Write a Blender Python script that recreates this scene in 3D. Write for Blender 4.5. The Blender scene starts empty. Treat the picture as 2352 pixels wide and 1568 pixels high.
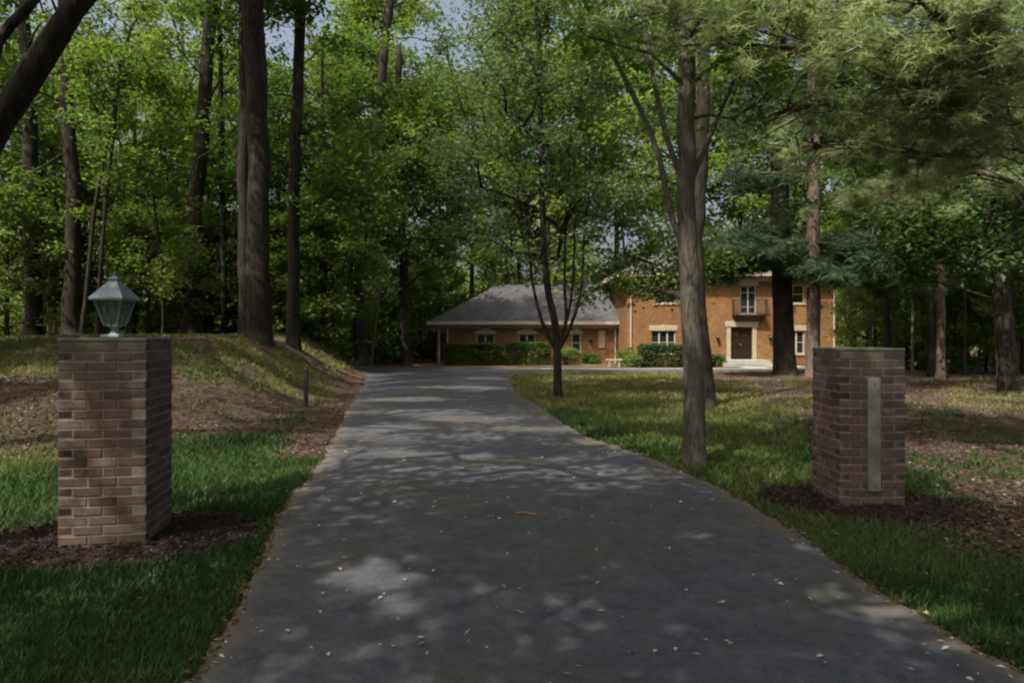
import bpy, math
import numpy as np
from mathutils import Vector
R = math.radians
sc = bpy.context.scene
C = sc.collection
PI = math.pi

# ------------------------------------------------------------------ camera, sky, sun, exposure
EYE = 1.63; F = 1568.0                      # eye height, focal length in 2352-wide picture units
cam_d = bpy.data.cameras.new('camera'); cam = bpy.data.objects.new('camera', cam_d); C.objects.link(cam)
cam_d.sensor_width = 36; cam_d.lens = 36 * F / 2352; cam_d.clip_end = 2000; cam_d.clip_start = .05
cam.location = (0, 0, EYE); cam.rotation_euler = (R(90), 0, 0); cam_d.shift_y = -14 / 2352
sc.camera = cam
SUN_EL, SUN_AZ = 56.0, 219.0                # azimuth clockwise from +Y (the view direction)
w = bpy.data.worlds.new('World'); sc.world = w; w.use_nodes = True
nt = w.node_tree; nt.nodes.clear()
sky = nt.nodes.new('ShaderNodeTexSky'); sky.sky_type = 'NISHITA'; sky.sun_disc = False
sky.sun_elevation = R(SUN_EL); sky.sun_rotation = R(SUN_AZ); sky.dust_density = 9.0; sky.air_density = 1.0; sky.ozone_density = 1.0
bg = nt.nodes.new('ShaderNodeBackground'); bg.inputs['Strength'].default_value = .15
wo = nt.nodes.new('ShaderNodeOutputWorld')
hs = nt.nodes.new('ShaderNodeHueSaturation'); hs.inputs['Saturation'].default_value = .72; nt.links.new(sky.outputs[0], hs.inputs['Color']); nt.links.new(hs.outputs[0], bg.inputs[0]); nt.links.new(bg.outputs[0], wo.inputs[0])
sd = bpy.data.lights.new('sun', 'SUN'); sun = bpy.data.objects.new('sun', sd); C.objects.link(sun)
sd.energy = 4.6; sd.angle = R(.55); sd.color = (1, .94, .84)
_d = Vector((math.sin(R(SUN_AZ)) * math.cos(R(SUN_EL)), math.cos(R(SUN_AZ)) * math.cos(R(SUN_EL)), math.sin(R(SUN_EL))))
sun.rotation_euler = _d.to_track_quat('Z', 'Y').to_euler()
sc.view_settings.view_transform = 'Standard'; sc.view_settings.look = 'None'
sc.view_settings.exposure = .55; sc.view_settings.gamma = 1
sc.render.engine = 'CYCLES'
sc.cycles.max_bounces = 10; sc.cycles.diffuse_bounces = 7; sc.cycles.transmission_bounces = 7; sc.cycles.glossy_bounces = 2
sc.cycles.use_denoising = True
sc.cycles.pixel_filter_type = 'BLACKMAN_HARRIS'; sc.cycles.filter_width = 2.2

# ------------------------------------------------------------------ small helpers
def rng(s): return np.random.default_rng(s)
def S(t):
    t = np.clip(t, 0, 1); return t * t * (3 - 2 * t)
def at(px, py, d):                           # a point at distance d from its place in the 2352 x 1568 picture
    return np.array([(px - 1176) * d / F, d, EYE + (770 - py) * d / F])
_tab = rng(7).random((64, 64))
def vn(x, y, o=0):                            # smooth value noise 0..1
    x = np.asarray(x, float) + 17.3 * o; y = np.asarray(y, float) + 9.1 * o
    xi = np.floor(x).astype(int); yi = np.floor(y).astype(int); fx = S(x - xi); fy = S(y - yi)
    a = _tab[xi % 64, yi % 64]; b = _tab[(xi + 1) % 64, yi % 64]; c = _tab[xi % 64, (yi + 1) % 64]; d = _tab[(xi + 1) % 64, (yi + 1) % 64]
    return (a * (1 - fx) + b * fx) * (1 - fy) + (c * (1 - fx) + d * fx) * fy
def fbm(x, y, o=0): return .55 * vn(x, y, o) + .28 * vn(x * 2.1, y * 2.1, o + 1) + .17 * vn(x * 4.3, y * 4.3, o + 2)

_LY = [-30, -8, 0, 3.2, 4.06, 4.82, 5.94, 7.75, 11.1, 14.2, 19.7, 25.6, 29, 30.5, 38.2, 60]
_LX = [-1.2, -1.25, -1.35, -1.5, -1.66, -1.82, -2.06, -2.33, -2.84, -3.45, -4.4, -5.45, -6.2, -6.9, -8.2, -8.2]
_RY = [-30, -8, 0, 3.2, 4.82, 5.94, 7.75, 9.13, 11.1, 14.2, 19.7, 25.6, 28.2, 29.2, 29.8, 30.4, 30.9, 31.4, 60]
_RX = [2.9, 2.7, 2.5, 2.43, 2.34, 2.29, 2.15, 1.77, 1.16, .72, .11, -.1, .1, .9, 3, 8, 16, 26, 26]
def driveL(y): return np.interp(y, _LY, _LX) + .12 * (vn(np.asarray(y) * 1.3, 3.) - .5) + .05 * (vn(np.asarray(y) * 6, 8.) - .5)
def driveR(y): return np.interp(y, _RY, _RX) + .12 * (vn(np.asarray(y) * 1.3, 13.) - .5) + .05 * (vn(np.asarray(y) * 6, 28.) - .5)
DRIVE_END = 37.2
def on_drive(x, y, m=0.):
    far = S((np.asarray(y) - 24) / 6)
    return (x > driveL(y) - m) & (x < driveR(y) + m) & (y < DRIVE_END + m)
def gz(x, y):
    x = np.asarray(x, float); y = np.asarray(y, float)
    base = -.28 * S((y - 26) / 16)
    m = S((-x - 4.7 - .13 * np.maximum(0, y - 20)) / 3.3) * S((y - 7.) / 11.5) * (1 - .95 * S((y - 27) / 18))
    z = base + 1.58 * m
    z = z + .16 * S((x - 4) / 10) * S((y - 8) / 10) * (1 - S((y - 28) / 6)) * (vn(x * .25, y * .25, 4) - .3)
    off = np.maximum(driveL(y) - x, x - driveR(y)); k = S(off / .9)
    k = np.where(y > DRIVE_END, S((y - DRIVE_END) / 1.), k)
    z = z + k * (.05 * (vn(x * .8, y * .8, 2) - .35) + .02 * (vn(x * 3, y * 3, 5) - .5)) + .0
    for a_, b_ in ((-3.2, 5.5), (3.4, 6.6)): z = z * S((np.hypot(x - a_, y - b_) - .5) / 1.2)
    z = z - 6 * S((np.hypot(x, y) - 90) / 300) 
    return z
def gzf(x, y): return float(gz(np.array([x]), np.array([y]))[0])

def prop(o, label=None, cat=None, group=None, kind=None):
    if label: o['label'] = label
    if cat: o['category'] = cat
    if group: o['group'] = group
    if kind: o['kind'] = kind
    return o
def root(name, loc, label, cat, group=None, kind=None):
    o = bpy.data.objects.new(name, None); C.objects.link(o); o.location = loc; o.empty_display_size = .2
    return prop(o, label, cat, group, kind)
def worg(o):
    v = Vector((0, 0, 0))
    while o is not None: v += o.location; o = o.parent
    return v
def npmesh(name, V, Fc, mat, parent=None, tone=None, col=None, smooth=False, loc=None):
    """V (n,3); Fc (m,k) array or list of such arrays"""
    if not isinstance(Fc, (list, tuple)): Fc = [Fc]
    Fc = [np.asarray(f, np.int32) for f in Fc if len(f)]
    V = np.asarray(V, float)
    o0 = np.array(worg(parent)) if parent is not None else (np.array(loc) if loc is not None else np.zeros(3))
    V = V - o0
    me = bpy.data.meshes.new(name)
    nl = sum(f.size for f in Fc); nf = sum(len(f) for f in Fc)
    me.vertices.add(len(V)); me.vertices.foreach_set('co', V.astype(np.float32).ravel())
    me.loops.add(nl); me.loops.foreach_set('vertex_index', np.concatenate([f.ravel() for f in Fc]))
    tot = np.concatenate([np.full(len(f), f.shape[1], np.int32) for f in Fc])
    st = np.concatenate([[0], np.cumsum(tot)[:-1]]).astype(np.int32)
    me.polygons.add(nf); me.polygons.foreach_set('loop_start', st); me.polygons.foreach_set('loop_total', tot)
    me.polygons.foreach_set('use_smooth', np.full(nf, bool(smooth)))
    me.update(calc_edges=True)
    if tone is not None:
        a = me.attributes.new('tone', 'FLOAT', 'FACE'); a.data.foreach_set('value', np.asarray(tone, np.float32))
    if col is not None:
        dom = 'POINT' if len(col) == len(V) else 'FACE'
        a = me.attributes.new('col', 'FLOAT_COLOR', dom)
        cc = np.ones((len(col), 4), np.float32); cc[:, :3] = col; a.data.foreach_set('color', cc.ravel())
    me.materials.append(mat)
    ob = bpy.data.objects.new(name, me); C.objects.link(ob)
    if parent is not None: ob.parent = parent
    elif loc is not None: ob.location = loc
    return ob

class MB:
    """collects boxes, tubes and polygons into one mesh"""
    def __init__(s): s.v = []; s.f = {}; s.n = 0; s.t = {}
    def add(s, V, Fc, tone=.5):
        V = np.asarray(V, float).reshape(-1, 3); Fc = np.asarray(Fc, int)
        s.v.append(V); k = Fc.shape[1]
        s.f.setdefault(k, []).append(Fc + s.n); s.t.setdefault(k, []).append(np.full(len(Fc), tone)); s.n += len(V); return s
    def box(s, x0, x1, y0, y1, z0, z1, tone=.5, rot=None, bev=0):
        if bev:
            P = []
            for (ax, bx, cx) in ((0, bev, bev), (bev, 0, bev), (bev, bev, 0)):
                for X in (x0 + ax, x1 - ax):
                    for Y in (y0 + bx, y1 - bx):
                        for Z in (z0 + cx, z1 - cx): P.append((X, Y, Z))
            P = np.array(P)
            def i(g, a, b, c): return g * 8 + a * 4 + b * 2 + c
            Q = [[i(0,0,0,0),i(0,0,0,1),i(0,0,1,1),i(0,0,1,0)],[i(0,1,0,0),i(0,1,1,0),i(0,1,1,1),i(0,1,0,1)],
                 [i(1,0,0,0),i(1,1,0,0),i(1,1,0,1),i(1,0,0,1)],[i(1,0,1,0),i(1,0,1,1),i(1,1,1,1),i(1,1,1,0)],
                 [i(2,0,0,0),i(2,0,1,0),i(2,1,1,0),i(2,1,0,0)],[i(2,0,0,1),i(2,1,0,1),i(2,1,1,1),i(2,0,1,1)]]
            for a in (0, 1):
                for b in (0, 1):
                    Q.append([i(0,a,b,0),i(0,a,b,1),i(1,a,b,1),i(1,a,b,0)])
                    Q.append([i(0,a,0,b),i(0,a,1,b),i(2,a,1,b),i(2,a,0,b)])
                    Q.append([i(1,0,a,b),i(1,1,a,b),i(2,1,a,b),i(2,0,a,b)])
            T = [[i(0,a,b,c),i(1,a,b,c),i(2,a,b,c)] for a in (0,1) for b in (0,1) for c in (0,1)]
            if rot is not None: P = rot(P)
            n0 = s.n; s.add(P, Q, tone); s.f.setdefault(3, []).append(np.array(T) + n0); s.t.setdefault(3, []).append(np.full(8, tone)); return s
        P = np.array([(x, y, z) for x in (x0, x1) for y in (y0, y1) for z in (z0, z1)], float)
        if rot is not None: P = rot(P)
        return s.add(P, [[0,1,3,2],[4,6,7,5],[0,4,5,1],[2,3,7,6],[0,2,6,4],[1,5,7,3]], tone)
    def tube(s, pts, rad, n=8, cap=True, tone=.5, jit=0, seed=0):
        pts = np.asarray(pts, float); rad = np.broadcast_to(np.asarray(rad, float), (len(pts),))
        T = np.gradient(pts, axis=0); T /= np.linalg.norm(T, axis=1)[:, None] + 1e-9
        ref = np.array([1., .13, .07]) if abs(T[0][0]) < .8 else np.array([.1, 1., 0.])
        U = np.cross(T, ref); U /= np.linalg.norm(U, axis=1)[:, None] + 1e-9; W = np.cross(T, U)
        a = np.arange(n) * 2 * PI / n
        rr = rad[:, None] * (1 + (jit * (rng(seed).random((len(pts), n)) - .5) if jit else 0)) * np.ones((len(pts), n))
        V = pts[:, None] + rr[..., None] * (np.cos(a)[None, :, None] * U[:, None] + np.sin(a)[None, :, None] * W[:, None])
        k = np.arange(n); Fq = []
        for i in range(len(pts) - 1):
            Fq.append(np.stack([i * n + k, i * n + (k + 1) % n, (i + 1) * n + (k + 1) % n, (i + 1) * n + k], 1))
        n0 = s.n; s.add(V.reshape(-1, 3), np.concatenate(Fq), tone)
        if cap:
            for rw in (0, len(pts) - 1):
                s.v.append(pts[rw][None]); c = s.n; s.n += 1
                s.f.setdefault(3, []).append(np.stack([n0 + rw * n + k, n0 + rw * n + (k + 1) % n, np.full(n, c)], 1)); s.t.setdefault(3, []).append(np.full(n, tone))
        return s
    def build(s, name, mat, parent=None, smooth=False, loc=None):
        ks = list(s.f); return npmesh(name, np.concatenate(s.v), [np.concatenate(s.f[k]) for k in ks], mat, parent,
                      tone=np.concatenate([np.concatenate(s.t[k]) for k in ks]), smooth=smooth, loc=loc)

# ------------------------------------------------------------------ materials
def newmat(name):
    m = bpy.data.materials.new(name); m.use_nodes = True; t = m.node_tree; t.nodes.clear()
    return m, t, t.nodes.new('ShaderNodeOutputMaterial')
def nd(t, typ, **kw):
    n = t.nodes.new(typ)
    for k, v in kw.items():
        if k in n.inputs: n.inputs[k].default_value = v
        else: setattr(n, k, v)
    return n
def c4(c): return (c[0], c[1], c[2], 1)
def noise(t, scale, vec=None, detail=4, rough=.55):
    n = nd(t, 'ShaderNodeTexNoise', Scale=scale, Detail=detail, Roughness=rough)
    if vec is not None: t.links.new(vec, n.inputs['Vector'])
    return n.outputs['Fac']
def ramp(t, fac, stops):
    r = t.nodes.new('ShaderNodeValToRGB'); e = r.color_ramp.elements
    while len(e) < len(stops): e.new(.5)
    for i, (p, c) in enumerate(stops): e[i].position = p; e[i].color = c4(c)
    t.links.new(fac, r.inputs[0]); return r.outputs[0]
def mixc(t, f, a, b, mode='MIX'):
    m = t.nodes.new('ShaderNodeMix'); m.data_type = 'RGBA'; m.blend_type = mode
    for s_, v in ((m.inputs[0], f), (m.inputs[6], a), (m.inputs[7], b)):
        if isinstance(v, (int, float)): s_.default_value = v
        elif isinstance(v, tuple): s_.default_value = c4(v)
        else: t.links.new(v, s_)
    return m.outputs[2]
def math_(t, op, a, b=None):
    m = t.nodes.new('ShaderNodeMath'); m.operation = op
    for s_, v in ((m.inputs[0], a), (m.inputs[1], b)):
        if v is None: continue
        if isinstance(v, (int, float)): s_.default_value = v
        else: t.links.new(v, s_)
    return m.outputs[0]
def geo(t): return t.nodes.new('ShaderNodeNewGeometry').outputs['Position']
def objc(t): return t.nodes.new('ShaderNodeTexCoord').outputs['Object']
def attr(t, n, out='Fac'): return nd(t, 'ShaderNodeAttribute', attribute_name=n).outputs[out]
def bump(t, h, strength=.4, dist=.02):
    b = nd(t, 'ShaderNodeBump', Strength=strength, Distance=dist); t.links.new(h, b.inputs['Height']); return b.outputs[0]
def princ(t, out, col, rough=.8, nrm=None, spec=.3, metal=0):
    p = nd(t, 'ShaderNodeBsdfPrincipled', Roughness=rough, Metallic=metal); p.inputs['Specular IOR Level'].default_value = spec
    if isinstance(col, tuple): p.inputs['Base Color'].default_value = c4(col)
    else: t.links.new(col, p.inputs['Base Color'])
    if nrm is not None: t.links.new(nrm, p.inputs['Normal'])
    t.links.new(p.outputs[0], out.inputs[0]); return p
def plain(name, c, rough=.6, var=.25, scale=8, spec=.3, metal=0):
    m, t, o = newmat(name); n = noise(t, scale, objc(t))
    d = tuple(v * (1 - var) for v in c); b = tuple(min(1, v * (1 + var)) for v in c)
    princ(t, o, ramp(t, n, [(.3, d), (.7, b)]), rough, bump(t, n, .15, .01), spec, metal); return m
def leafmat(name, dark, light, trans=.45, rough=.55, tmul=(1.25, 1.35, .55)):
    m, t, o = newmat(name)
    oi = t.nodes.new('ShaderNodeObjectInfo')
    f = math_(t, 'ADD', math_(t, 'MULTIPLY', attr(t, 'tone'), .8), math_(t, 'MULTIPLY', oi.outputs['Random'], .25))
    col = ramp(t, f, [(.05, dark), (.95, light)])
    d = nd(t, 'ShaderNodeBsdfPrincipled', Roughness=rough); d.inputs['Specular IOR Level'].default_value = .35
    t.links.new(col, d.inputs['Base Color'])
    tr = t.nodes.new('ShaderNodeBsdfTranslucent'); t.links.new(mixc(t, 1., col, tmul, 'MULTIPLY'), tr.inputs[0])
    mx = nd(t, 'ShaderNodeMixShader', Fac=trans); t.links.new(d.outputs[0], mx.inputs[1]); t.links.new(tr.outputs[0], mx.inputs[2])
    t.links.new(mx.outputs[0], o.inputs[0]); return m
def barkmat(name, a, b, sc_=5.):
    m, t, o = newmat(name); mp = nd(t, 'ShaderNodeMapping'); mp.inputs['Scale'].default_value = (sc_ * 2.4, sc_ * 2.4, sc_ * .42)
    t.links.new(objc(t), mp.inputs[0]); n = noise(t, 1.6, mp.outputs[0], 7, .68)
    big = noise(t, 1.1, objc(t), 3); col = ramp(t, n, [(.36, a), (.62, b)])
    col = mixc(t, math_(t, 'MULTIPLY', S_(t, big, .5, .72), .35), col, (.09, .1, .06))
    princ(t, o, col, .92, bump(t, n, .9, .05), .15); return m
def S_(t, v, a, b):
    m = nd(t, 'ShaderNodeMapRange'); m.inputs['From Min'].default_value = a; m.inputs['From Max'].default_value = b
    m.interpolation_type = 'SMOOTHSTEP'; t.links.new(v, m.inputs[0]); return m.outputs[0]

L_FOREST = leafmat('leaf_forest', (.042, .075, .018), (.150, .225, .055), .5)
L_YELLOW = leafmat('leaf_yellow_green', (.065, .10, .022), (.205, .265, .075), .55)
L_DARK = leafmat('leaf_dark_green', (.018, .040, .012), (.070, .120, .026), .4)
L_GREY = leafmat('leaf_grey_green', (.06, .095, .045), (.18, .235, .11), .5, .45, (1.2, 1.3, .7))
L_PINE = leafmat('needle_blue_green', (.020, .044, .022), (.070, .125, .055), .25, .5, (1.1, 1.2, .7))
L_PINEL = leafmat('needle_pale_green', (.16, .20, .11), (.42, .47, .28), .6, .5, (1.1, 1.2, .7))
B_DARK = barkmat('bark_dark', (.012, .010, .008), (.048, .038, .031))
B_BROWN = barkmat('bark_brown', (.035, .024, .019), (.15, .112, .088), 4)
B_GREY = barkmat('bark_grey', (.05, .043, .036), (.145, .13, .108), 9)
B_PINK = barkmat('bark_pinkish', (.05, .035, .028), (.21, .155, .125), 5)

def groundmat():
    m, t, o = newmat('ground_soil_and_lawn'); P = geo(t)
    col = attr(t, 'col', 'Color'); n1 = noise(t, 1.6, P, 6, .7); n2 = noise(t, 14, P, 5, .7); n3 = noise(t, 70, P, 3, .7)
    c = mixc(t, 1., col, ramp(t, n1, [(.3, (.62, .64, .6)), (.7, (1.3, 1.28, 1.2))]), 'MULTIPLY')
    c = mixc(t, 1., c, ramp(t, n2, [(.3, (.6, .6, .6)), (.7, (1.4, 1.4, 1.4))]), 'MULTIPLY')
    c = mixc(t, 1., c, ramp(t, n3, [(.3, (.7, .7, .7)), (.7, (1.3, 1.3, 1.3))]), 'MULTIPLY')
    princ(t, o, c, .95, bump(t, math_(t, 'ADD', n2, math_(t, 'MULTIPLY', n3, .5)), .8, .04), .1); return m
def asphaltmat():
    m, t, o = newmat('asphalt'); P = geo(t)
    n1 = noise(t, .55, P, 5, .6); n2 = noise(t, 3.2, P, 5, .7); n3 = noise(t, 150, P, 2, .6)
    v = nd(t, 'ShaderNodeTexVoronoi', Scale=85.); t.links.new(P, v.inputs['Vector'])
    c = ramp(t, n2, [(.3, (.047, .051, .062)), (.72, (.090, .094, .106))])
    brown = mixc(t, math_(t, 'MULTIPLY', S_(t, n1, .47, .64), .7), c, (.088, .076, .058))
    spk = mixc(t, math_(t, 'MULTIPLY', S_(t, v.outputs['Distance'], .22, .05), .7), brown, (.24, .235, .225))
    crack = noise(t, 1.0, P, 2)
    vd = nd(t, 'ShaderNodeTexVoronoi', Scale=.42, feature='DISTANCE_TO_EDGE')
    pv = mixc(t, .12, P, nd(t, 'ShaderNodeTexNoise', Scale=2.2, Detail=4.).outputs['Color']); t.links.new(pv, vd.inputs['Vector'])
    cr = math_(t, 'MULTIPLY', S_(t, vd.outputs['Distance'], .006, .0), .0)
    fin = mixc(t, cr, spk, (.02, .02, .02))
    n4 = noise(t, 11, P, 6, .75); fin = mixc(t, 1., fin, ramp(t, n4, [(.32, (.74, .74, .75)), (.5, (1, 1, 1)), (.7, (1.34, 1.32, 1.28))]), 'MULTIPLY')
    fin = mixc(t, 1., fin, ramp(t, n3, [(.3, (.72, .72, .72)), (.7, (1.25, 1.25, 1.25))]), 'MULTIPLY')
    fin = mixc(t, S_(t, attr(t, 'col'), .0, 1.), fin, (.13, .105, .078))
    princ(t, o, fin, .82, bump(t, math_(t, 'ADD', v.outputs['Distance'], n3), .5, .008), .25); return m
def brickmat(name, a, b, mortar, scale=1., bw=.215, bh=.075):
    m, t, o = newmat(name); sp = t.nodes.new('ShaderNodeSeparateXYZ'); P = geo(t); t.links.new(P, sp.inputs[0])
    cb = t.nodes.new('ShaderNodeCombineXYZ'); t.links.new(math_(t, 'ADD', sp.outputs[0], sp.outputs[1]), cb.inputs[0]); t.links.new(sp.outputs[2], cb.inputs[1])
    br = nd(t, 'ShaderNodeTexBrick', Scale=scale); br.inputs['Brick Width'].default_value = bw; br.inputs['Row Height'].default_value = bh
    br.inputs['Mortar Size'].default_value = .006; br.inputs['Color1'].default_value = c4(a); br.inputs['Color2'].default_value = c4(b); br.inputs['Mortar'].default_value = c4(mortar)
    t.links.new(cb.outputs[0], br.inputs[0])
    n = noise(t, .5, P, 5, .7); n2 = noise(t, 7, P)
    c = mixc(t, 1., br.outputs[0], ramp(t, n, [(.3, (.74, .72, .72)), (.7, (1.18, 1.16, 1.1))]), 'MULTIPLY')
    c = mixc(t, 1., c, ramp(t, n2, [(.3, (.8, .8, .8)), (.7, (1.2, 1.2, 1.2))]), 'MULTIPLY')
    princ(t, o, c, .9, bump(t, br.outputs['Fac'], -.4, .01), .15); return m
def pillarbrick():
    m, t, o = newmat('pillar_brick'); P = geo(t); tn = attr(t, 'tone')
    c = ramp(t, tn, [(0, (.062, .042, .036)), (.35, (.105, .069, .057)), (.7, (.140, .094, .078)), (1, (.185, .14, .12))])
    n = noise(t, 22, P, 5, .7); n1 = noise(t, 2.3, P, 4)
    c = mixc(t, 1., c, ramp(t, n, [(.3, (.6, .6, .6)), (.7, (1.35, 1.33, 1.3))]), 'MULTIPLY')
    sp = t.nodes.new('ShaderNodeSeparateXYZ'); t.links.new(P, sp.inputs[0])
    lich = math_(t, 'MULTIPLY', S_(t, math_(t, 'ADD', sp.outputs[2], n1), 1.35, 2.3), .5)      # weathered, lichened upper courses
    c = mixc(t, lich, c, (.105, .105, .088))
    dirt = math_(t, 'MULTIPLY', S_(t, math_(t, 'ADD', sp.outputs[2], math_(t, 'MULTIPLY', n1, .4)), .62, .12), .55)   # soil splash at the foot
    c = mixc(t, dirt, c, (.15, .105, .065))
    princ(t, o, c, .9, bump(t, n, .6, .006), .15); return m
def shinglemat(name, a, b):
    m, t, o = newmat(name); P = geo(t); sp = t.nodes.new('ShaderNodeSeparateXYZ'); t.links.new(P, sp.inputs[0])
    cb = t.nodes.new('ShaderNodeCombineXYZ'); t.links.new(math_(t, 'ADD', sp.outputs[0], sp.outputs[1]), cb.inputs[0]); t.links.new(sp.outputs[2], cb.inputs[1])
    br = nd(t, 'ShaderNodeTexBrick', Scale=1.); br.inputs['Brick Width'].default_value = .3; br.inputs['Row Height'].default_value = .11
    br.inputs['Mortar Size'].default_value = .008; br.inputs['Color1'].default_value = c4(a); br.inputs['Color2'].default_value = c4(b); br.inputs['Mortar'].default_value = c4(tuple(v * .5 for v in a))
    t.links.new(cb.outputs[0], br.inputs[0]); n = noise(t, .8, P, 5, .7)
    c = mixc(t, 1., br.outputs[0], ramp(t, n, [(.3, (.75, .75, .75)), (.7, (1.25, 1.25, 1.25))]), 'MULTIPLY')
    princ(t, o, c, .85, bump(t, br.outputs['Fac'], -.3, .01), .2); return m
def tonemat(name, stops, rough=.9, nsc=0, trans=0):
    m, t, o = newmat(name); c = ramp(t, attr(t, 'tone'), stops)
    if nsc: c = mixc(t, 1., c, ramp(t, noise(t, nsc, geo(t), 4), [(.3, (.65, .65, .65)), (.7, (1.3, 1.3, 1.3))]), 'MULTIPLY')
    p = princ(t, o, c, rough, None, .2)
    if trans:
        tr = t.nodes.new('ShaderNodeBsdfTranslucent'); t.links.new(c, tr.inputs[0]); mx = nd(t, 'ShaderNodeMixShader', Fac=trans)
        t.links.new(p.outputs[0], mx.inputs[1]); t.links.new(tr.outputs[0], mx.inputs[2]); t.links.new(mx.outputs[0], o.inputs[0])
    return m
def glassmat():
    m, t, o = newmat('window_glass'); princ(t, o, (.012, .022, .018), .08, None, .6); return m
M_GROUND = groundmat(); M_ASPH = asphaltmat(); M_PB = pillarbrick()
M_WALL = brickmat('house_brick', (.190, .098, .040), (.245, .130, .054), (.18, .115, .065))
M_WALLW = brickmat('wing_brick', (.165, .080, .036), (.20, .098, .044), (.15, .09, .052))
M_ROOF = shinglemat('roof_shingle', (.064, .063, .070), (.095, .092, .098))
M_TRIM = plain('painted_trim', (.42, .35, .30), .5, .08)
M_LINT = plain('stone_lintel', (.36, .30, .20), .8, .12)
M_GLASS = glassmat(); M_IRON = plain('black_iron', (.02, .02, .022), .45, .3)
M_DOOR = plain('dark_red_door', (.022, .010, .009), .4, .2)
M_CONC = plain('concrete_paving', (.30, .30, .265), .9, .15, 3)
M_MORT = plain('mortar', (.185, .165, .145), .95, .25, 15)
M_ZINC = plain('weathered_lantern_metal', (.17, .20, .235), .5, .3, 12, .5, .3)
def clearpane():
    m, t, o = newmat('lantern_glass'); tr = t.nodes.new('ShaderNodeBsdfTransparent'); tr.inputs[0].default_value = (.86, .9, .88, 1)
    p = nd(t, 'ShaderNodeBsdfPrincipled', Roughness=.12); p.inputs['Base Color'].default_value = (.25, .3, .28, 1)
    mx = nd(t, 'ShaderNodeMixShader', Fac=.24); t.links.new(tr.outputs[0], mx.inputs[1]); t.links.new(p.outputs[0], mx.inputs[2]); t.links.new(mx.outputs[0], o.inputs[0]); return m
M_LGLASS = clearpane()
M_PLATE = plain('weathered_plaque', (.165, .155, .135), .8, .5, 5)
M_MARK = plain('plaque_lettering', (.06, .05, .045), .7, .2)
M_MULCH = tonemat('bark_mulch', [(0, (.018, .012, .010)), (.6, (.055, .036, .030)), (1, (.12, .085, .075))], .95, 30)
M_LITTER = tonemat('fallen_leaf', [(0, (.035, .021, .014)), (.45, (.080, .054, .038)), (.8, (.155, .108, .078)), (1, (.29, .23, .165))], .85)
M_PALE = tonemat('dry_pale_leaf', [(0, (.22, .19, .13)), (1, (.50, .47, .40))], .7)
M_GRASS = tonemat('grass_blade', [(0, (.026, .058, .014)), (.4, (.058, .108, .026)), (.75, (.105, .14, .034)), (1, (.21, .20, .07))], .6, 0, .35)
M_TWIG = plain('dead_wood', (.26, .15, .07), .9, .3)

# ------------------------------------------------------------------ ground, driveway
def axis(fine0, fine1, step, far, grow=1.22):
    a = list(np.arange(fine0, fine1 + 1e-6, step)); s = step
    while a[-1] < far: s *= grow; a.append(a[-1] + s)
    s = step; b = [a[0]]
    while b[-1] > -far: s *= grow; b.append(b[-1] - s)
    return np.array(b[:0:-1] + a)
def grassness(x, y):
    """0 leaf litter / mulch .. 1 lawn"""
    n = fbm(x * .55, y * .55, 3); L = driveL(y); Rr = driveR(y)
    left = 1 - S((y - 10.2 + 2.4 * (n - .5)) / 1.6)
    left = np.maximum(left, S((.6 * n + .4 * vn(x * 2.3, y * 1.3, 12) - .38) / .16) * S((y - 12.) / 2) * (1 - S((-x - 12) / 2)) * (1 - .75 * S((y - 18.5) / 2.5) * S((-x - 6.8) / 1.5)) * .85)
    left = left * (1 - .8 * S((-x - 5.6) / 1.) * S((y - 8.) / 1.2) * (1 - S((y - 12) / 2)))
    edge = S((L - x) / .35); left = left * np.where(y > 9, S((L - x - .35) / .8), S((L - x + .05) / .14))
    right = 1 - S((x - 2.9 - .10 * (y - 3.) + 3.8 * (n - .5) + 1.0 * (vn(x * 2.2, y * 2.2, 14) - .5)) / 1.3)
    lawn = S((y - 14.5) / 2) * (1 - S((x - 4.6 - .04 * y + 3.4 * (n - .5)) / 1.6)); right = np.maximum(right, lawn)
    strip = 1 - S((x - Rr - 1.3 + n) / .8); right = np.maximum(right, strip * .95)
    right = np.maximum(right, .55 * S((fbm(x * 1.3, y * 1.1, 23) - .56) / .08) * (y > 3) * (1 - S((y - 22) / 4)))
    right = right * S((x - Rr + .05) / .14)
    g = np.where(x < (L + Rr) / 2, left, right)
    bed = (y > DRIVE_END); g = np.where(bed, .25 * (n > .5), g)
    g = np.where(np.abs(x) > 24, 0, g)
    return np.clip(g, 0, 1)
def yellowness(x, y):
    n = fbm(x * .4 + 5, y * .4, 6)
    a = S((y - 11) / 7) * .85 + .55 * S((n - .5) / .2)
    return np.clip(a * (1 - .35 * S((4.5 - y) / 2)), 0, 1)
def ground_col(x, y):
    g = grassness(x, y)[:, None]; ye = yellowness(x, y)[:, None]; n = fbm(x * 1.1, y * 1.1, 9)[:, None]
    green = np.array([.028, .048, .014]); yel = np.array([.115, .120, .040]); lit = np.array([.048, .033, .024]); lit2 = np.array([.13, .092, .068])
    gr = green * (1 - ye) + yel * ye; far = S((y - 12) / 8)[:, None]
    li = lit * (1 - n) + lit2 * n * (.8 + .5 * far)
    return gr * g + li * (1 - g)
gx = axis(-16, 16, .22, 420); gy = axis(-1, 34, .25, 420)
X, Y = np.meshgrid(gx, gy, indexing='ij'); x = X.ravel(); y = Y.ravel(); Z = gz(x, y)
nx, ny = X.shape; I = np.arange(nx * ny).reshape(nx, ny)
Fq = np.stack([I[:-1, :-1], I[1:, :-1], I[1:, 1:], I[:-1, 1:]], -1).reshape(-1, 4)
under = on_drive(x, y, -.12); Z = Z - np.where(under, .06, 0)
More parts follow.
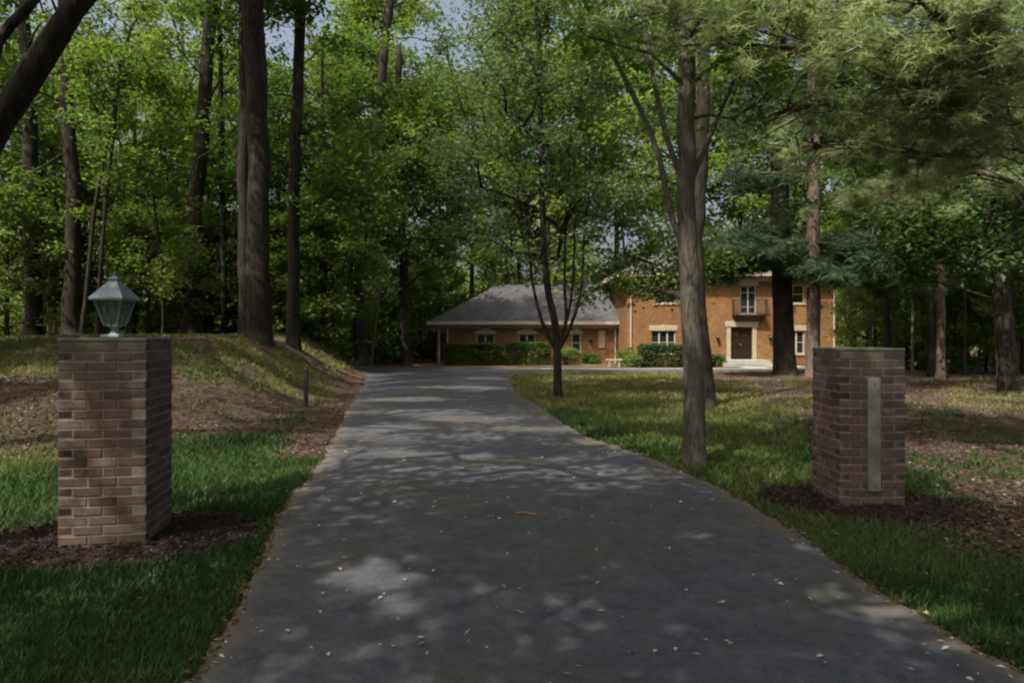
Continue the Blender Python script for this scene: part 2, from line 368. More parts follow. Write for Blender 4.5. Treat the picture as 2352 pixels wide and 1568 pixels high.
prop(npmesh('ground', np.stack([x, y, Z], 1), Fq, M_GROUND, col=ground_col(x, y), smooth=True), 'lawn and leaf litter ground with a low mound on the left', kind='structure')

ys = np.concatenate([np.arange(-30, 0, 1.), np.arange(0, 28, .12), np.arange(28, 31.6, .04), np.arange(31.6, DRIVE_END, .15), [DRIVE_END]])
K = 40; V = []; Cc = []
for yy in ys:
    l = float(driveL(yy)); r = float(driveR(yy)); t_ = np.linspace(0, 1, K)
    t_ = .5 - .5 * np.cos(PI * t_) * (1 - .0)
    xs = l + (r - l) * t_; zz = gz(xs, np.full(K, yy)) + .018 + .03 * np.sin(PI * t_) * (1 if yy < 28 else 0)
    V.append(np.stack([xs, np.full(K, yy), zz], 1)); e = np.minimum(xs - l, r - xs)
    Cc.append(np.clip(1 - e / (.10 + .28 * vn(np.full(K, yy * 1.7), xs * .6, 5)), 0, 1) * (.35 + .65 * vn(xs * 6, np.full(K, yy * 6), 3)))
    V[-1][0, 2] -= .06; V[-1][-1, 2] -= .06
V = np.concatenate(V); I = np.arange(len(ys) * K).reshape(len(ys), K)
Fq = np.stack([I[:-1, :-1], I[:-1, 1:], I[1:, 1:], I[1:, :-1]], -1).reshape(-1, 4)
cc = np.concatenate(Cc); prop(npmesh('driveway', V, Fq, M_ASPH, col=np.stack([cc] * 3, 1), smooth=True), 'dark asphalt driveway curving up to the house', kind='structure')

# pale front walk by the house
mb = MB()
for k in range(6): mb.box(13.0 + k * .95, 13.93 + k * .95, 37.6, 39.0, -.42, -.15 + .004 * (k % 2), bev=.01)
mb.box(15.2, 16.9, 39.0, 42.3, -.42, -.16); prop(mb.build('path', M_CONC), 'pale concrete front walk', kind='structure')
mb = MB()
for k in range(14): mb.box(7.6 + k * 1.0, 8.58 + k * 1.0, 37.25, 37.42, -.42, -.17, bev=.01)
for k in range(4): mb.box(1.6 + k * 1.5, 3.08 + k * 1.5, 37.25, 37.42, -.42, -.19, bev=.01)
prop(mb.build('kerb', M_CONC), 'low pale kerb along the far edge of the drive', kind='structure')

# ------------------------------------------------------------------ leaf geometry
def leafquads(P, size, r, w=.55, droop=.35, up=.9):
    n = len(P); th = r.random(n) * 2 * PI
    A = np.stack([np.cos(th), np.sin(th), -droop + r.normal(0, .45, n)], 1); A /= np.linalg.norm(A, axis=1)[:, None]
    U = np.stack([r.normal(0, .55, n), r.normal(0, .55, n), np.full(n, up)], 1); B = np.cross(A, U); B /= np.linalg.norm(B, axis=1)[:, None] + 1e-9
    Nn = np.cross(B, A); L = (size * (.65 + .7 * r.random(n)))[:, None]; W = L * w * .5
    V = np.stack([P, P + .45 * L * A + W * B + .12 * L * Nn, P + L * A, P + .45 * L * A - W * B + .12 * L * Nn], 1).reshape(-1, 3)
    return V, np.arange(4 * n).reshape(n, 4)
def scatter_clumps(cent, cr, n, r, flat=.6):
    k = len(cent); cr = np.broadcast_to(cr, (k,)); idx = np.repeat(np.arange(k), n)
    d = r.normal(0, 1, (len(idx), 3)); d *= (.55 + .45 * r.random(len(idx)))[:, None]
    d[:, 2] *= flat; P = cent[idx] + d * cr[idx][:, None] * .62
    return P, idx
def crown_centers(c, z0, z1, Rr, n, r, shape=.8):
    out = []
    while len(out) < n:
        u = r.random() ** .85; zz = z0 + (z1 - z0) * u
        prof = math.sin(PI * min(1, max(.0, .12 + .82 * u))) ** shape
        a = r.random() * 2 * PI; q = Rr * prof * (.25 + .75 * r.random() ** .6)
        out.append((c[0] + q * math.cos(a), c[1] + q * math.sin(a), zz))
    return np.array(out)
def limbs(mb, path, prad, cent, r, sides=5, tip=.012, kmax=.55, ls=.25):
    """branches from the trunk path to each clump, sharing stems"""
    path = np.asarray(path); k0 = max(1, int(len(path) * ls)); nodes = [p for p in path[k0:]]; nrad = [q for q in np.asarray(prad)[k0:]]
    par = [-1] * len(nodes); cnt = [0] * len(nodes)
    ax = np.array([np.interp(cent[:, 2], path[:, 2], path[:, 0]), np.interp(cent[:, 2], path[:, 2], path[:, 1])]).T
    order = np.argsort(np.hypot(*(cent[:, :2] - ax).T)); segs = []
    for i in order:
        c = cent[i]; Nn = np.array(nodes); d = np.linalg.norm(Nn - c, axis=1)
        cost = d + 2.2 * np.maximum(0, Nn[:, 2] - (c[2] - .25 * d)); j = int(np.argmin(cost)); p = Nn[j]
        mid = p * .5 + c * .5 + np.array([r.normal(0, .06), r.normal(0, .06), r.normal(.04, .05)]) * d[j]
        a = len(nodes); nodes += [mid, c]; nrad += [None, None]; par += [j, a]; cnt += [0, 0]; segs.append((j, a, a + 1))
    for j, a, b in segs:
        q = b
        while q >= 0 and par[q] >= -1:
            cnt[q] += 1; q = par[q]
            if q < 0: break
    def rad(q, lim): return min(lim, tip * (cnt[q] + .5) ** .5 * 1.5)
    for j, a, b in segs:
        lim = (nrad[j] * kmax) if nrad[j] is not None else 9
        ra = rad(a, lim); mb.tube([nodes[j], nodes[j] * .5 + nodes[a] * .5, nodes[a], nodes[b]], [ra * 1.1, ra * .95, ra * .8, max(tip * .6, min(rad(b, lim), ra * .6))], sides, cap=False)
def smoothpath(pts, n=16):
    pts = np.asarray(pts, float); t = np.linspace(0, len(pts) - 1, n); k = len(pts)
    out = []
    for u in t:
        i = min(int(u), k - 2); f = u - i
        p0 = pts[max(0, i - 1)]; p1 = pts[i]; p2 = pts[i + 1]; p3 = pts[min(k - 1, i + 2)]
        out.append(.5 * ((2 * p1) + (-p0 + p2) * f + (2 * p0 - 5 * p1 + 4 * p2 - p3) * f * f + (-p0 + 3 * p1 - 3 * p2 + p3) * f ** 3))
    return np.array(out)
def flare(path, r0, r1, amt=.55, z0=None):
    path = np.asarray(path); h = path[:, 2] - path[0, 2]; H = h[-1]
    return (r0 + (r1 - r0) * (h / H) ** .8) * (1 + amt * np.exp(-h / (.9 * r0 + .22)))
ALL_TREES = []
# leaves cut along sun rays to place light patches: ground point and half sizes
SUN_CUTS = [(-.88, 4.56, .26, .15), (-.80, 4.95, .20, .06), (-.66, 4.12, .12, .12), (-.70, 3.55, .10, .08), (-.62, 9.1, .42, .20), (-1.5, 9.2, .2, .15), (-1.7, 14.2, .8, .4), (-2.3, 11.8, .6, .22), (-1.0, 13, .5, .3),
        (.6, 11.7, .7, .32), (1.47, 5.44, .14, .08), (-5.4, 7.5, .6, .5), (2.35, 4.1, .28, .14), (1.9, 10.4, .6, .4), (2.3, 4.0, .2, .1), (-1.3, 8.2, .16, .12), (-2.6, 17, .9, .4), (-1.6, 21, 1., .4), (-7.2, 15, .9, .8), (-5.6, 17, .7, .5), (3.2, 9.6, .5, .3), (-5.0, 13.6, .5, .4)]
def cut_sun_gaps(P):
    k = P[:, 2] / _d.z; gx_ = P[:, 0] - _d.x * k; gy_ = P[:, 1] - _d.y * k; out = np.ones(len(P), bool)
    wob = .75 + .6 * vn(gx_ * 5, gy_ * 5, 6)
    for a, b, c, e in SUN_CUTS: out &= (((gx_ - a) / c) ** 2 + ((gy_ - b) / e) ** 2) > wob ** 2 * 2.1
    return out
def tree(label, pts, r0, r1, cent, cr, nleaf, size, lm, bm, seed, name='tree', group=None, stems=(), cat='tree', lw=.55, sides=10, fl=.55, flat=.6, ztone=True, lsides=5, tip=.012, kmax=.55, leaffn=None, ls=.25, gaps=True):
    r = rng(seed); pts = [np.array(p, float) for p in pts]
    b = pts[0].copy(); g = gzf(b[0], b[1]); pts[0][2] = g - .25
    path = smoothpath(pts, 18); path[1:-1, :2] += r.normal(0, .12 * r0, (16, 2)); rad = flare(path, r0, r1, fl)
    ro = root(name, (b[0], b[1], g), label, cat, group)
    mb = MB(); mb.tube(path, rad, sides, jit=.10, seed=seed)
    for sp, s0, s1 in stems: 
        q = smoothpath(sp, 12); mb.tube(q, np.linspace(s0, s1, 12), 7, jit=.1, seed=seed + 3)
    if len(cent): limbs(mb, path, rad, cent, r, lsides, tip, kmax, ls)
    mb.build('trunk', bm, ro, smooth=True)
    if len(cent):
        P, idx = scatter_clumps(cent, cr, nleaf, r, flat)
        ct = r.random(len(cent)); tone = np.clip(.3 + .4 * ct[idx] + r.normal(0, .16, len(P)), 0, 1)
        if gaps: kp = cut_sun_gaps(P); P = P[kp]; tone = tone[kp]
        if leaffn: V, Fc, tone = leaffn(P, size, r, tone)
        else: V, Fc = leafquads(P, size, r, lw)
        npmesh('crown', V, Fc, lm, ro, tone=tone)
    ALL_TREES.append(ro); return ro
def dup(ro, x, y, rz, s, label, group=None, lm=None):
    o = ro.copy(); C.objects.link(o); o.location = (x, y, gzf(x, y) - .05); o.rotation_euler = (0, 0, rz); o.scale = (s, s, s * (1 + .06 * math.sin(x * 7)))
    o['label'] = label
    if group: o['group'] = group
    for ch in ro.children:
        c = ch.copy(); C.objects.link(c); c.parent = o
        if lm is not None and ch.name.startswith('crown'):
            c.material_slots[0].link = 'OBJECT'; c.material_slots[0].material = lm
    ALL_TREES.append(o); return o
def needles(P, size, r, tone, nw=.034):
    """pine tufts: every point becomes a spray of fine needles"""
    k = 6; n = len(P); Q = np.repeat(P, k, 0); tone = np.repeat(tone, k); m = len(Q)
    th = r.random(m) * 2 * PI; A = np.stack([np.cos(th), np.sin(th), r.normal(.1, .55, m)], 1); A /= np.linalg.norm(A, axis=1)[:, None]
    B = np.cross(A, r.normal(0, 1, (m, 3))); B /= np.linalg.norm(B, axis=1)[:, None]; L = (size * (.6 + .8 * r.random(m)))[:, None]
    V = np.stack([Q + B * L * nw, Q + A * L - np.array([0, 0, .12]) * L, Q - B * L * nw], 1).reshape(-1, 3)
    return V, np.arange(3 * m).reshape(m, 3), np.clip(tone + r.normal(0, .1, m), 0, 1)
def pinetree(label, pts, r0, r1, zb, zt, Rb, seed, lm, bm, nb=34, extra=None, ntuft=60, size=.17, name='pine_tree', tuft=.30, perbr=7, nw=.034, flatn=.38, nex=30):
    """tall straight trunk with level boughs carrying flat needle pads"""
    r = rng(seed); pts = [np.array(p, float) for p in pts]; b = pts[0].copy(); g = gzf(b[0], b[1]); pts[0][2] = g - .25
    path = smoothpath(pts, 18); rad = flare(path, r0, r1, .3); ro = root(name, (b[0], b[1], g), label, 'pine tree')
    mb = MB(); mb.tube(path, rad, 12, jit=.08, seed=seed); cen = []
    H = path[-1, 2]
    specs = [(zb + (zt - zb) * (i + r.random()) / nb, r.random() * 2 * PI, None) for i in range(nb)]
    for z, az, L in specs:
        u = (z - zb) / max(.1, zt - zb); L = Rb * (1 - .72 * u) * (.7 + .5 * r.random())
        ax = np.array([np.interp(z, path[:, 2], path[:, 0]), np.interp(z, path[:, 2], path[:, 1]), z]); dr = np.array([math.cos(az), math.sin(az), 0])
        q = [ax, ax + dr * L * .35 + [0, 0, .05 * L], ax + dr * L * .7 + [0, 0, .0], ax + dr * L + [0, 0, .04 * L]]
        br = min(.07, .018 * L); mb.tube(smoothpath(q, 7), np.linspace(br, .012, 7), 5, cap=False)
        side = np.array([-dr[1], dr[0], 0])
        for k in range(perbr):
            f = .3 + .7 * (k + .5) / perbr; pp = ax + dr * L * f + side * r.normal(0, .22 * L * (1.15 - f)) + [0, 0, r.normal(.03, .10)]
            cen.append(pp); mb.tube([ax + dr * L * (f - .12), pp], [.012, .006], 3, cap=False)
    if extra is not None:
        for q in extra:
            q = [np.array(v, float) for v in q['path']] if isinstance(q, dict) else q
            sp = smoothpath(q, 14); r_a = 0.055; mb.tube(sp, np.linspace(r_a, .014, 14), 6, cap=False, jit=.1)
            for k in range(nex):
                i = 3 + int(r.random() * 11); 
                if i > 13: i = 13
                pp = sp[i] + np.array([r.normal(0, .38), r.normal(0, .5), r.normal(-.02, .19)]); cen.append(pp); mb.tube([sp[max(0, i - 1)], (sp[i] + pp) / 2, pp], [.016, .011, .006], 3, cap=False)
    mb.build('trunk', bm, ro, smooth=True); cen = np.array(cen)
    P, idx = scatter_clumps(cen, tuft * (.6 + .7 * r.random(len(cen))), ntuft, r, flatn); ct = r.random(len(cen)); tone = .15 + .7 * ct[idx] + r.normal(0, .1, len(P))
    V, Fc, tone = needles(P, size, r, tone, nw); npmesh('crown', V, Fc, lm, ro, tone=tone); ALL_TREES.append(ro); return ro

# ------------------------------------------------------------------ house
G0 = -.28
house = root('brick_house', (7.3, 43.4, G0), 'orange brick two-storey house with grey hipped roof and low garage wing on its left', 'house')
def wallpanel(mb, x0, x1, z0, z1, yf, ops, rev=.18, tone=.5):
    """front wall in plane y=yf facing -y, with reveals round its openings"""
    xs = sorted({x0, x1, *[o[0] for o in ops], *[o[1] for o in ops]}); zs = sorted({z0, z1, *[o[2] for o in ops], *[o[3] for o in ops]})
    for a, b in zip(xs[:-1], xs[1:]):
        for c, d in zip(zs[:-1], zs[1:]):
            if any(o[0] <= a and b <= o[1] and o[2] <= c and d <= o[3] for o in ops): continue
            mb.add([(a, yf, c), (b, yf, c), (b, yf, d), (a, yf, d)], [[0, 1, 2, 3]])
    for a, b, c, d in ops:
        y2 = yf + rev
        mb.add([(a, yf, c), (a, yf, d), (a, y2, d), (a, y2, c)], [[0, 1, 2, 3]]); mb.add([(b, yf, c), (b, y2, c), (b, y2, d), (b, yf, d)], [[0, 1, 2, 3]])
        mb.add([(a, yf, d), (b, yf, d), (b, y2, d), (a, y2, d)], [[0, 1, 2, 3]]); mb.add([(a, yf, c), (a, y2, c), (b, y2, c), (b, yf, c)], [[0, 1, 2, 3]])
OPM = [(8.85, 10.4, .45, 1.92), (9.1, 10.4, 3.65, 4.85), (17.1, 18.6, .45, 1.92), (17.1, 18.6, 3.65, 4.85)]
OPB = [(13.75, 15.1, .13, 2.1), (14.35, 15.35, 2.98, 4.75)]
Y0, YB = 43.4, 42.9
mb = MB()
wallpanel(mb, 7.3, 12.0, G0 - .4, 5.4, Y0, OPM[:2]); wallpanel(mb, 16.6, 20.6, G0 - .4, 5.4, Y0, OPM[2:])
mb.add([(7.3, Y0, G0 - .4), (7.3, 57.4, G0 - .4), (7.3, 57.4, 5.4), (7.3, Y0, 5.4)], [[0, 3, 2, 1]])
mb.add([(20.6, Y0, G0 - .4), (20.6, 57.4, G0 - .4), (20.6, 57.4, 5.4), (20.6, Y0, 5.4)], [[0, 1, 2, 3]])
mb.add([(7.3, 57.4, G0 - .4), (20.6, 57.4, G0 - .4), (20.6, 57.4, 5.4), (7.3, 57.4, 5.4)], [[0, 1, 2, 3]])
mb.build('wall', M_WALL, house)
mb = MB(); wallpanel(mb, 12.0, 16.6, G0 - .4, 5.4, YB, OPB, .2)
for xx in (12.0, 16.6): mb.add([(xx, YB, G0 - .4), (xx, Y0, G0 - .4), (xx, Y0, 5.4), (xx, YB, 5.4)], [[0, 1, 2, 3]])
prop(mb.build('entrance_bay', M_WALL, house), 'orange brick centre bay holding the door and balcony')
OPW = [(-2.45, -1.2, .5, 1.72), (.45, 1.6, .5, 1.72), (4.1, 4.75, .5, 1.72), (-4.95, -4.5, G0 + .05, 1.75)]
mb = MB(); wallpanel(mb, -5.2, 7.3, G0 - .4, 2.5, 47., OPW)
mb.add([(-5.2, 47, G0 - .4), (-5.2, 55, G0 - .4), (-5.2, 55, 2.5), (-5.2, 47, 2.5)], [[0, 3, 2, 1]]); mb.add([(-5.2, 55, G0 - .4), (7.3, 55, G0 - .4), (7.3, 55, 2.5), (-5.2, 55, 2.5)], [[0, 1, 2, 3]])
prop(mb.build('wing_wall', M_WALLW, house), 'darker red-brown brick front of the low wing')
def hip(mb, x0, x1, y0, y1, z0, xr0, xr1, yr, zr, gable_right=False):
    V = [(x0, y0, z0), (x1, y0, z0), (x1, y1, z0), (x0, y1, z0), (xr0, yr, zr), (xr1, yr, zr)]
    mb.add(V, [[0, 1, 5, 4], [2, 3, 4, 5]]); mb.add(V, [[3, 0, 4], [1, 2, 5]])
    U = [(a, b, c - .16) for a, b, c in V[:4]]
    mb.add(V[:4] + U, [[0, 4, 5, 1], [1, 5, 6, 2], [2, 6, 7, 3], [3, 7, 4, 0]]); mb.add(U, [[0, 3, 2, 1]])
mb = MB(); hip(mb, 6.6, 21.3, 42.75, 58.1, 5.55, 13.4, 14.5, 50.4, 8.95)
rf = mb.build('roof', M_ROOF, house)
mb = MB(); V = [(11.55, 42.3, 5.55), (17.05, 42.3, 5.55), (17.05, 44.2, 5.55), (11.55, 44.2, 5.55), (12.9, 45.0, 6.56), (15.7, 45.0, 6.56)]
mb.add(V, [[0, 1, 5, 4]]); mb.add(V, [[3, 0, 4], [1, 2, 5]]); U = [(a, b, c - .14) for a, b, c in V[:4]]; mb.add(V[:4] + U, [[0, 4, 5, 1], [1, 5, 6, 2], [3, 7, 4, 0]]); mb.add(U, [[0, 3, 2, 1]])
mb.build('bay_roof', M_ROOF, house)
mb = MB(); V = [(-5.75, 46.45, 2.55), (7.295, 46.45, 2.55), (7.295, 55.55, 2.55), (-5.75, 55.55, 2.55), (-1.1, 51, 5.4), (7.295, 51, 5.4)]
mb.add(V, [[0, 1, 5, 4], [2, 3, 4, 5]]); mb.add(V, [[3, 0, 4]]); U = [(a, b, c - .14) for a, b, c in V[:4]]; mb.add(V[:4] + U, [[0, 4, 5, 1], [3, 7, 4, 0]]); mb.add(U, [[0, 3, 2, 1]])
mb.build('wing_roof', M_ROOF, house)
mb = MB()
mb.box(6.55, 11.5, 42.68, 42.745, 5.30, 5.56, bev=.01); mb.box(17.1, 21.35, 42.68, 42.745, 5.30, 5.56, bev=.01); mb.box(11.5, 17.1, 42.22, 42.295, 5.30, 5.58, bev=.01)
mb.box(6.52, 6.595, 42.745, 58.1, 5.30, 5.56, bev=.01); mb.box(12.0, 16.6, 42.80, 42.895, 5.02, 5.28, bev=.01); mb.box(7.3, 11.95, 43.3, 43.395, 5.02, 5.28, bev=.01)
mb.box(-5.8, 7.29, 46.38, 46.445, 2.36, 2.58, bev=.01); mb.box(-5.2, 7.29, 46.9, 46.995, 2.12, 2.36, bev=.01); mb.box(-5.82, -5.755, 46.445, 55.5, 2.36, 2.58, bev=.01)
mb.build('fascia', M_TRIM, house)
mb = MB(); q = 5.31
mb.box(6.6, 21.3, 42.75, 43.39, q, q + .05); mb.box(12, 16.6, 42.3, 42.74, q, q + .05); mb.box(-5.7, 7.29, 46.45, 46.99, 2.34, 2.38)
mb.build('soffit', M_TRIM, house)
for (dx, dy, z1) in ((7.55, 43.33, 5.28), (16.75, 43.3, 5.28), (20.45, 43.33, 5.28), (7.1, 46.9, 2.1)):
    mb = MB(); mb.tube([(dx, dy, z1), (dx, dy, G0)], .05, 8); mb.box(dx - .07, dx + .07, dy - .02, dy + .07, 1.9, 1.94)
    mb.build('downspout', M_TRIM, house)
def window(a, b, c, d, yf, mull=2, lint=True, arch=False, rows=2, shut=False):
    mb = MB(); f = .07; y1 = yf + .08
    mb.box(a, a + f, y1, y1 + .07, c, d); mb.box(b - f, b, y1, y1 + .07, c, d); mb.box(a + f, b - f, y1, y1 + .07, d - f, d); mb.box(a + f, b - f, y1, y1 + .07, c, c + f)
    for k in range(1, mull + 1):
        X = a + (b - a) * k / (mull + 1); mb.box(X - .045, X + .045, y1 - .01, y1 + .06, c + f, d - f)
    for k in range(1, rows):
        Zk = c + (d - c) * k / rows; mb.box(a + f, b - f, y1 + .012, y1 + .045, Zk - .018, Zk + .018)
    wdw = mb.build('window', M_TRIM, house)
    m2 = MB(); m2.box(a + f, b - f, y1 + .05, y1 + .065, c + f, d - f); m2.build('pane', M_GLASS, wdw)
    m3 = MB(); m3.box(a - .1, b + .1, yf - .06, yf + .10, c - .09, c - .002, bev=.01); m3.build('sill', M_LINT, wdw)
    if arch:
        n = 9; V = []; 
        for yy in (yf - .045, yf + .1):
            for k in range(n):
                t = k / (n - 1); V.append((a - .12 + (b - a + .24) * t, yy, d + .002)); V.append((a - .12 + (b - a + .24) * t, yy, d + .16 + .24 * math.sin(PI * t)))
        Fq = [];
        for k in range(n - 1):
            i = 2 * k; Fq += [[i, i + 2, i + 3, i + 1], [i + 1, i + 3, i + 3 + 2 * n, i + 1 + 2 * n], [i, i + 2 * n, i + 2 + 2 * n, i + 2]]
        Fq += [[0, 1, 1 + 2 * n, 2 * n], [2 * n - 2, 4 * n - 2, 4 * n - 1, 2 * n - 1]]
        m4 = MB(); m4.add(V, Fq); m4.build('lintel', M_LINT, wdw)
    elif lint:
        m4 = MB(); m4.box(a - .12, b + .12, yf - .04, yf + .1, d + .002, d + .34, bev=.015); m4.box((a + b) / 2 - .12, (a + b) / 2 + .12, yf - .07, yf - .041, d + .0, d + .40, bev=.01); m4.build('lintel', M_LINT, wdw)
    return wdw
for o in (OPM[0], OPM[2]): window(*o, Y0, 2, True)
for o in (OPM[1], OPM[3]): window(*o, Y0, 1, False)
window(*OPB[1], YB, 1, True, rows=4)
window(*OPW[0], 47., 1, arch=True); window(*OPW[1], 47., 1, arch=True); window(*OPW[2], 47., 0, arch=True)
mb = MB(); mb.box(-4.94, -4.51, 47.05, 47.12, G0 + .05, 1.75); prop(mb.build('porch_shade_panel', M_DOOR, house), None)  # dark panel standing in for the shade inside the porch opening
mb = MB(); mb.box(-5.07, -4.96, 46.93, 46.998, G0, 2.1, bev=.01); mb.box(-4.49, -4.38, 46.93, 46.998, G0, 2.1, bev=.01); mb.build('porch_post', M_TRIM, house)
mb = MB(); mb.box(5.95, 6.4, 46.94, 46.998, .75, 2.0, bev=.01); 
for k in range(9): mb.box(5.99, 6.36, 46.915, 46.938, .82 + k * .125, .91 + k * .125)
mb.build('shutter', M_LINT, house)
# door, surround, lamps, balcony, steps
mb = MB(); mb.box(13.76, 14.42, YB + .11, YB + .16, .14, 2.09, bev=.005); mb.box(14.43, 15.09, YB + .11, YB + .16, .14, 2.09, bev=.005)
for a in (13.84, 14.51):
    for z_ in (.25, .9, 1.5): mb.box(a, a + .5, YB + .085, YB + .108, z_, z_ + .5, bev=.01)
dr = mb.build('door', M_DOOR, house); mb = MB(); mb.tube([(14.37, YB + .09, 1.02), (14.37, YB + .04, 1.02), (14.37, YB + .03, 1.1)], .018, 6); mb.build('handle', M_LINT, dr)
mb = MB(); mb.box(13.48, 13.745, YB - .06, YB - .003, .0, 2.15, bev=.02); mb.box(15.105, 15.37, YB - .06, YB - .003, .0, 2.15, bev=.02); mb.box(13.4, 15.45, YB - .10, YB - .003, 2.155, 2.5, bev=.03)
mb.build('door_surround', M_LINT, house)
mb = MB(); mb.box(13.1, 15.8, YB - 1.2, YB - .003, G0 - .1, .12, bev=.01); mb.box(12.8, 16.1, YB - 1.6, YB - 1.203, G0 - .1, -.03, bev=.01); mb.build('step', M_CONC, house)
mb = MB(); bx0, bx1, by = 13.8, 15.9, YB - .5
mb.box(bx0, bx1, by, YB - .003, 2.84, 2.93, bev=.01); mb.box(bx0, bx1, by, by + .035, 3.82, 3.87); mb.box(bx0, bx0 + .035, by + .035, YB, 3.82, 3.87); mb.box(bx1 - .035, bx1, by + .035, YB, 3.82, 3.87)
mb.box(bx0, bx1, by, by + .03, 2.99, 3.02)
for k in range(22): 
    X_ = bx0 + .02 + (bx1 - bx0 - .04) * k / 21; mb.tube([(X_, by + .017, 2.93), (X_, by + .017, 3.82)], .013, 4, cap=False)
for k in range(1, 5):
    for X_ in (bx0 + .017, bx1 - .017): mb.tube([(X_, by + .1 * k, 2.93), (X_, by + .1 * k, 3.82)], .013, 4, cap=False)
for X_ in (bx0 + .25, bx1 - .25): mb.tube([(X_, YB, 2.5), (X_, by + .12, 2.84)], .03, 5)
mb.build('balcony', M_IRON, house)
for (lx, ly, lz) in ((12.9, YB, 1.5), (16.2, YB, 1.5), (5.4, 47., 1.35)):
    mb = MB(); mb.box(lx - .07, lx + .07, ly - .04, ly - .003, lz - .15, lz + .15, bev=.01); mb.tube([(lx, ly - .04, lz + .12), (lx, ly - .16, lz + .2), (lx, ly - .17, lz + .1)], .015, 5)
    mb.tube([(lx, ly - .17, lz + .14), (lx, ly - .17, lz + .02), (lx, ly - .17, lz - .15), (lx, ly - .17, lz - .2)], [.04, .11, .08, .02], 6); mb.build('wall_lamp', M_IRON, house)

# ------------------------------------------------------------------ hedges and shrubs by the house
def hedge(label, x0, x1, y0, y1, h, seed, lm, n=9000, size=.13, name='hedge', group=None):
    r = rng(seed); z0 = gzf((x0 + x1) / 2, y0); ro = root(name, ((x0 + x1) / 2, (y0 + y1) / 2, z0), label, 'hedge' if name == 'hedge' else 'shrub', group)
    u = r.random((n, 3)); ax = r.integers(0, 5, n); e = 0
    u[ax == 0, 1] = 0; u[ax == 1, 2] = 1; u[ax == 2, 2] = 1; u[ax == 3, 0] = 0; u[ax == 4, 0] = 1
    P = np.stack([x0 + (x1 - x0) * u[:, 0], y0 + (y1 - y0) * u[:, 1], z0 + h * u[:, 2]], 1) + r.normal(0, .05, (n, 3))
    P[:, 2] += .10 * (vn(P[:, 0] * 2.2, P[:, 1] * 2.2, 4) - .5) * u[:, 2]; P[:, 1] += .16 * (vn(P[:, 0] * 2., P[:, 2] * 2., 8) - .5)
    V, Fc = leafquads(P, size, r, .6); npmesh('foliage', V, Fc, lm, ro, tone=np.clip(.3 + .4 * vn(P[:, 0] * 1.5, P[:, 1] * 3, 2) + r.normal(0, .16, n), 0, 1))
    mb = MB()
    for k in range(max(2, int((x1 - x0) / .35))):
        X_ = x0 + .2 + .35 * k; yy = (y0 + y1) / 2 + r.normal(0, .1)
        if X_ > x1 - .1: break
        mb.tube([(X_, yy, z0 - .1), (X_ + r.normal(0, .08), yy + r.normal(0, .08), z0 + h * .5), (X_ + r.normal(0, .12), yy, z0 + h * .85)], [.03, .02, .01], 4)
    mb.build('stem', B_DARK, ro); return ro
hedge('long clipped dark green hedge under the two left windows of the wing', -4.2, -.75, 43.6, 44.9, 1.30, 1, L_FOREST, 22000)
hedge('clipped green hedge under the wing window just left of the multi-stemmed tree', -.25, 2.3, 43.8, 45.0, 1.32, 2, L_FOREST, 17000)
hedge('dark clipped hedge below the three-pane window of the main house', 7.9, 11.8, 40.9, 42.2, 1.22, 3, L_DARK, 26000)
hedge('small low hedge left of the front door steps', 12.1, 12.9, 41.6, 42.4, .6, 4, L_FOREST, 2500)
def shrub(label, x, y, rr, h, seed, lm, n=26, size=.12, nl=90, name='shrub', group=None, cr=.3):
    r = rng(seed); z = gzf(x, y); a = r.random(n) * 2 * PI; q = rr * r.random(n) ** .5
    cen = np.stack([x + q * np.cos(a), y + q * np.sin(a), z + h * (.18 + .75 * r.random(n) * (1 - .4 * (q / rr) ** 2))], 1)
    ro = root(name, (x, y, z), label, 'shrub', group); mb = MB()
    for c in cen[:18]: mb.tube([(x + r.normal(0, .05), y, z - .1), ((x + c[0]) / 2, (y + c[1]) / 2, z + (c[2] - z) * .6), c], [.025, .015, .008], 4)
    mb.build('stem', B_DARK, ro); P, idx = scatter_clumps(cen, cr, nl, r, .7); ct = r.random(n)
    V, Fc = leafquads(P, size, r); npmesh('foliage', V, Fc, lm, ro, tone=np.clip(.3 + .4 * ct[idx] + r.normal(0, .16, len(P)), 0, 1)); return ro
shrub('yellow-green shrub between the wing hedges', -.5, 43.4, .28, .95, 11, L_YELLOW, 12, .1, 70)
shrub('yellow-green shrub right of the multi-stemmed tree by the wing wall', 3.5, 44.2, .75, 1.2, 12, L_YELLOW)
shrub('pale green shrub at the main house corner next to the downspout', 7.15, 42.1, .55, 1.25, 13, L_YELLOW)
shrub('light green shrub right of the concrete bench', 7.35, 40.9, .3, .8, 14, L_YELLOW, 12)
shrub('low green shrub under the left wing wall lamp', 5.3, 45.8, .5, .7, 15, L_FOREST)
bx = root('concrete_bench', (6.15, 41.2, gzf(6.15, 41.2)), 'pale concrete garden bench in the bed left of the main house corner', 'bench'); gb = bx.location.z
mb = MB(); mb.box(5.65, 6.65, 41.0, 41.4, gb + .40, gb + .48, bev=.015); mb.build('seat', M_LINT, bx)
for a in (5.8, 6.38): mb = MB(); mb.box(a, a + .12, 41.04, 41.36, gb - .05, gb + .398, bev=.015); mb.build('leg', M_LINT, bx)

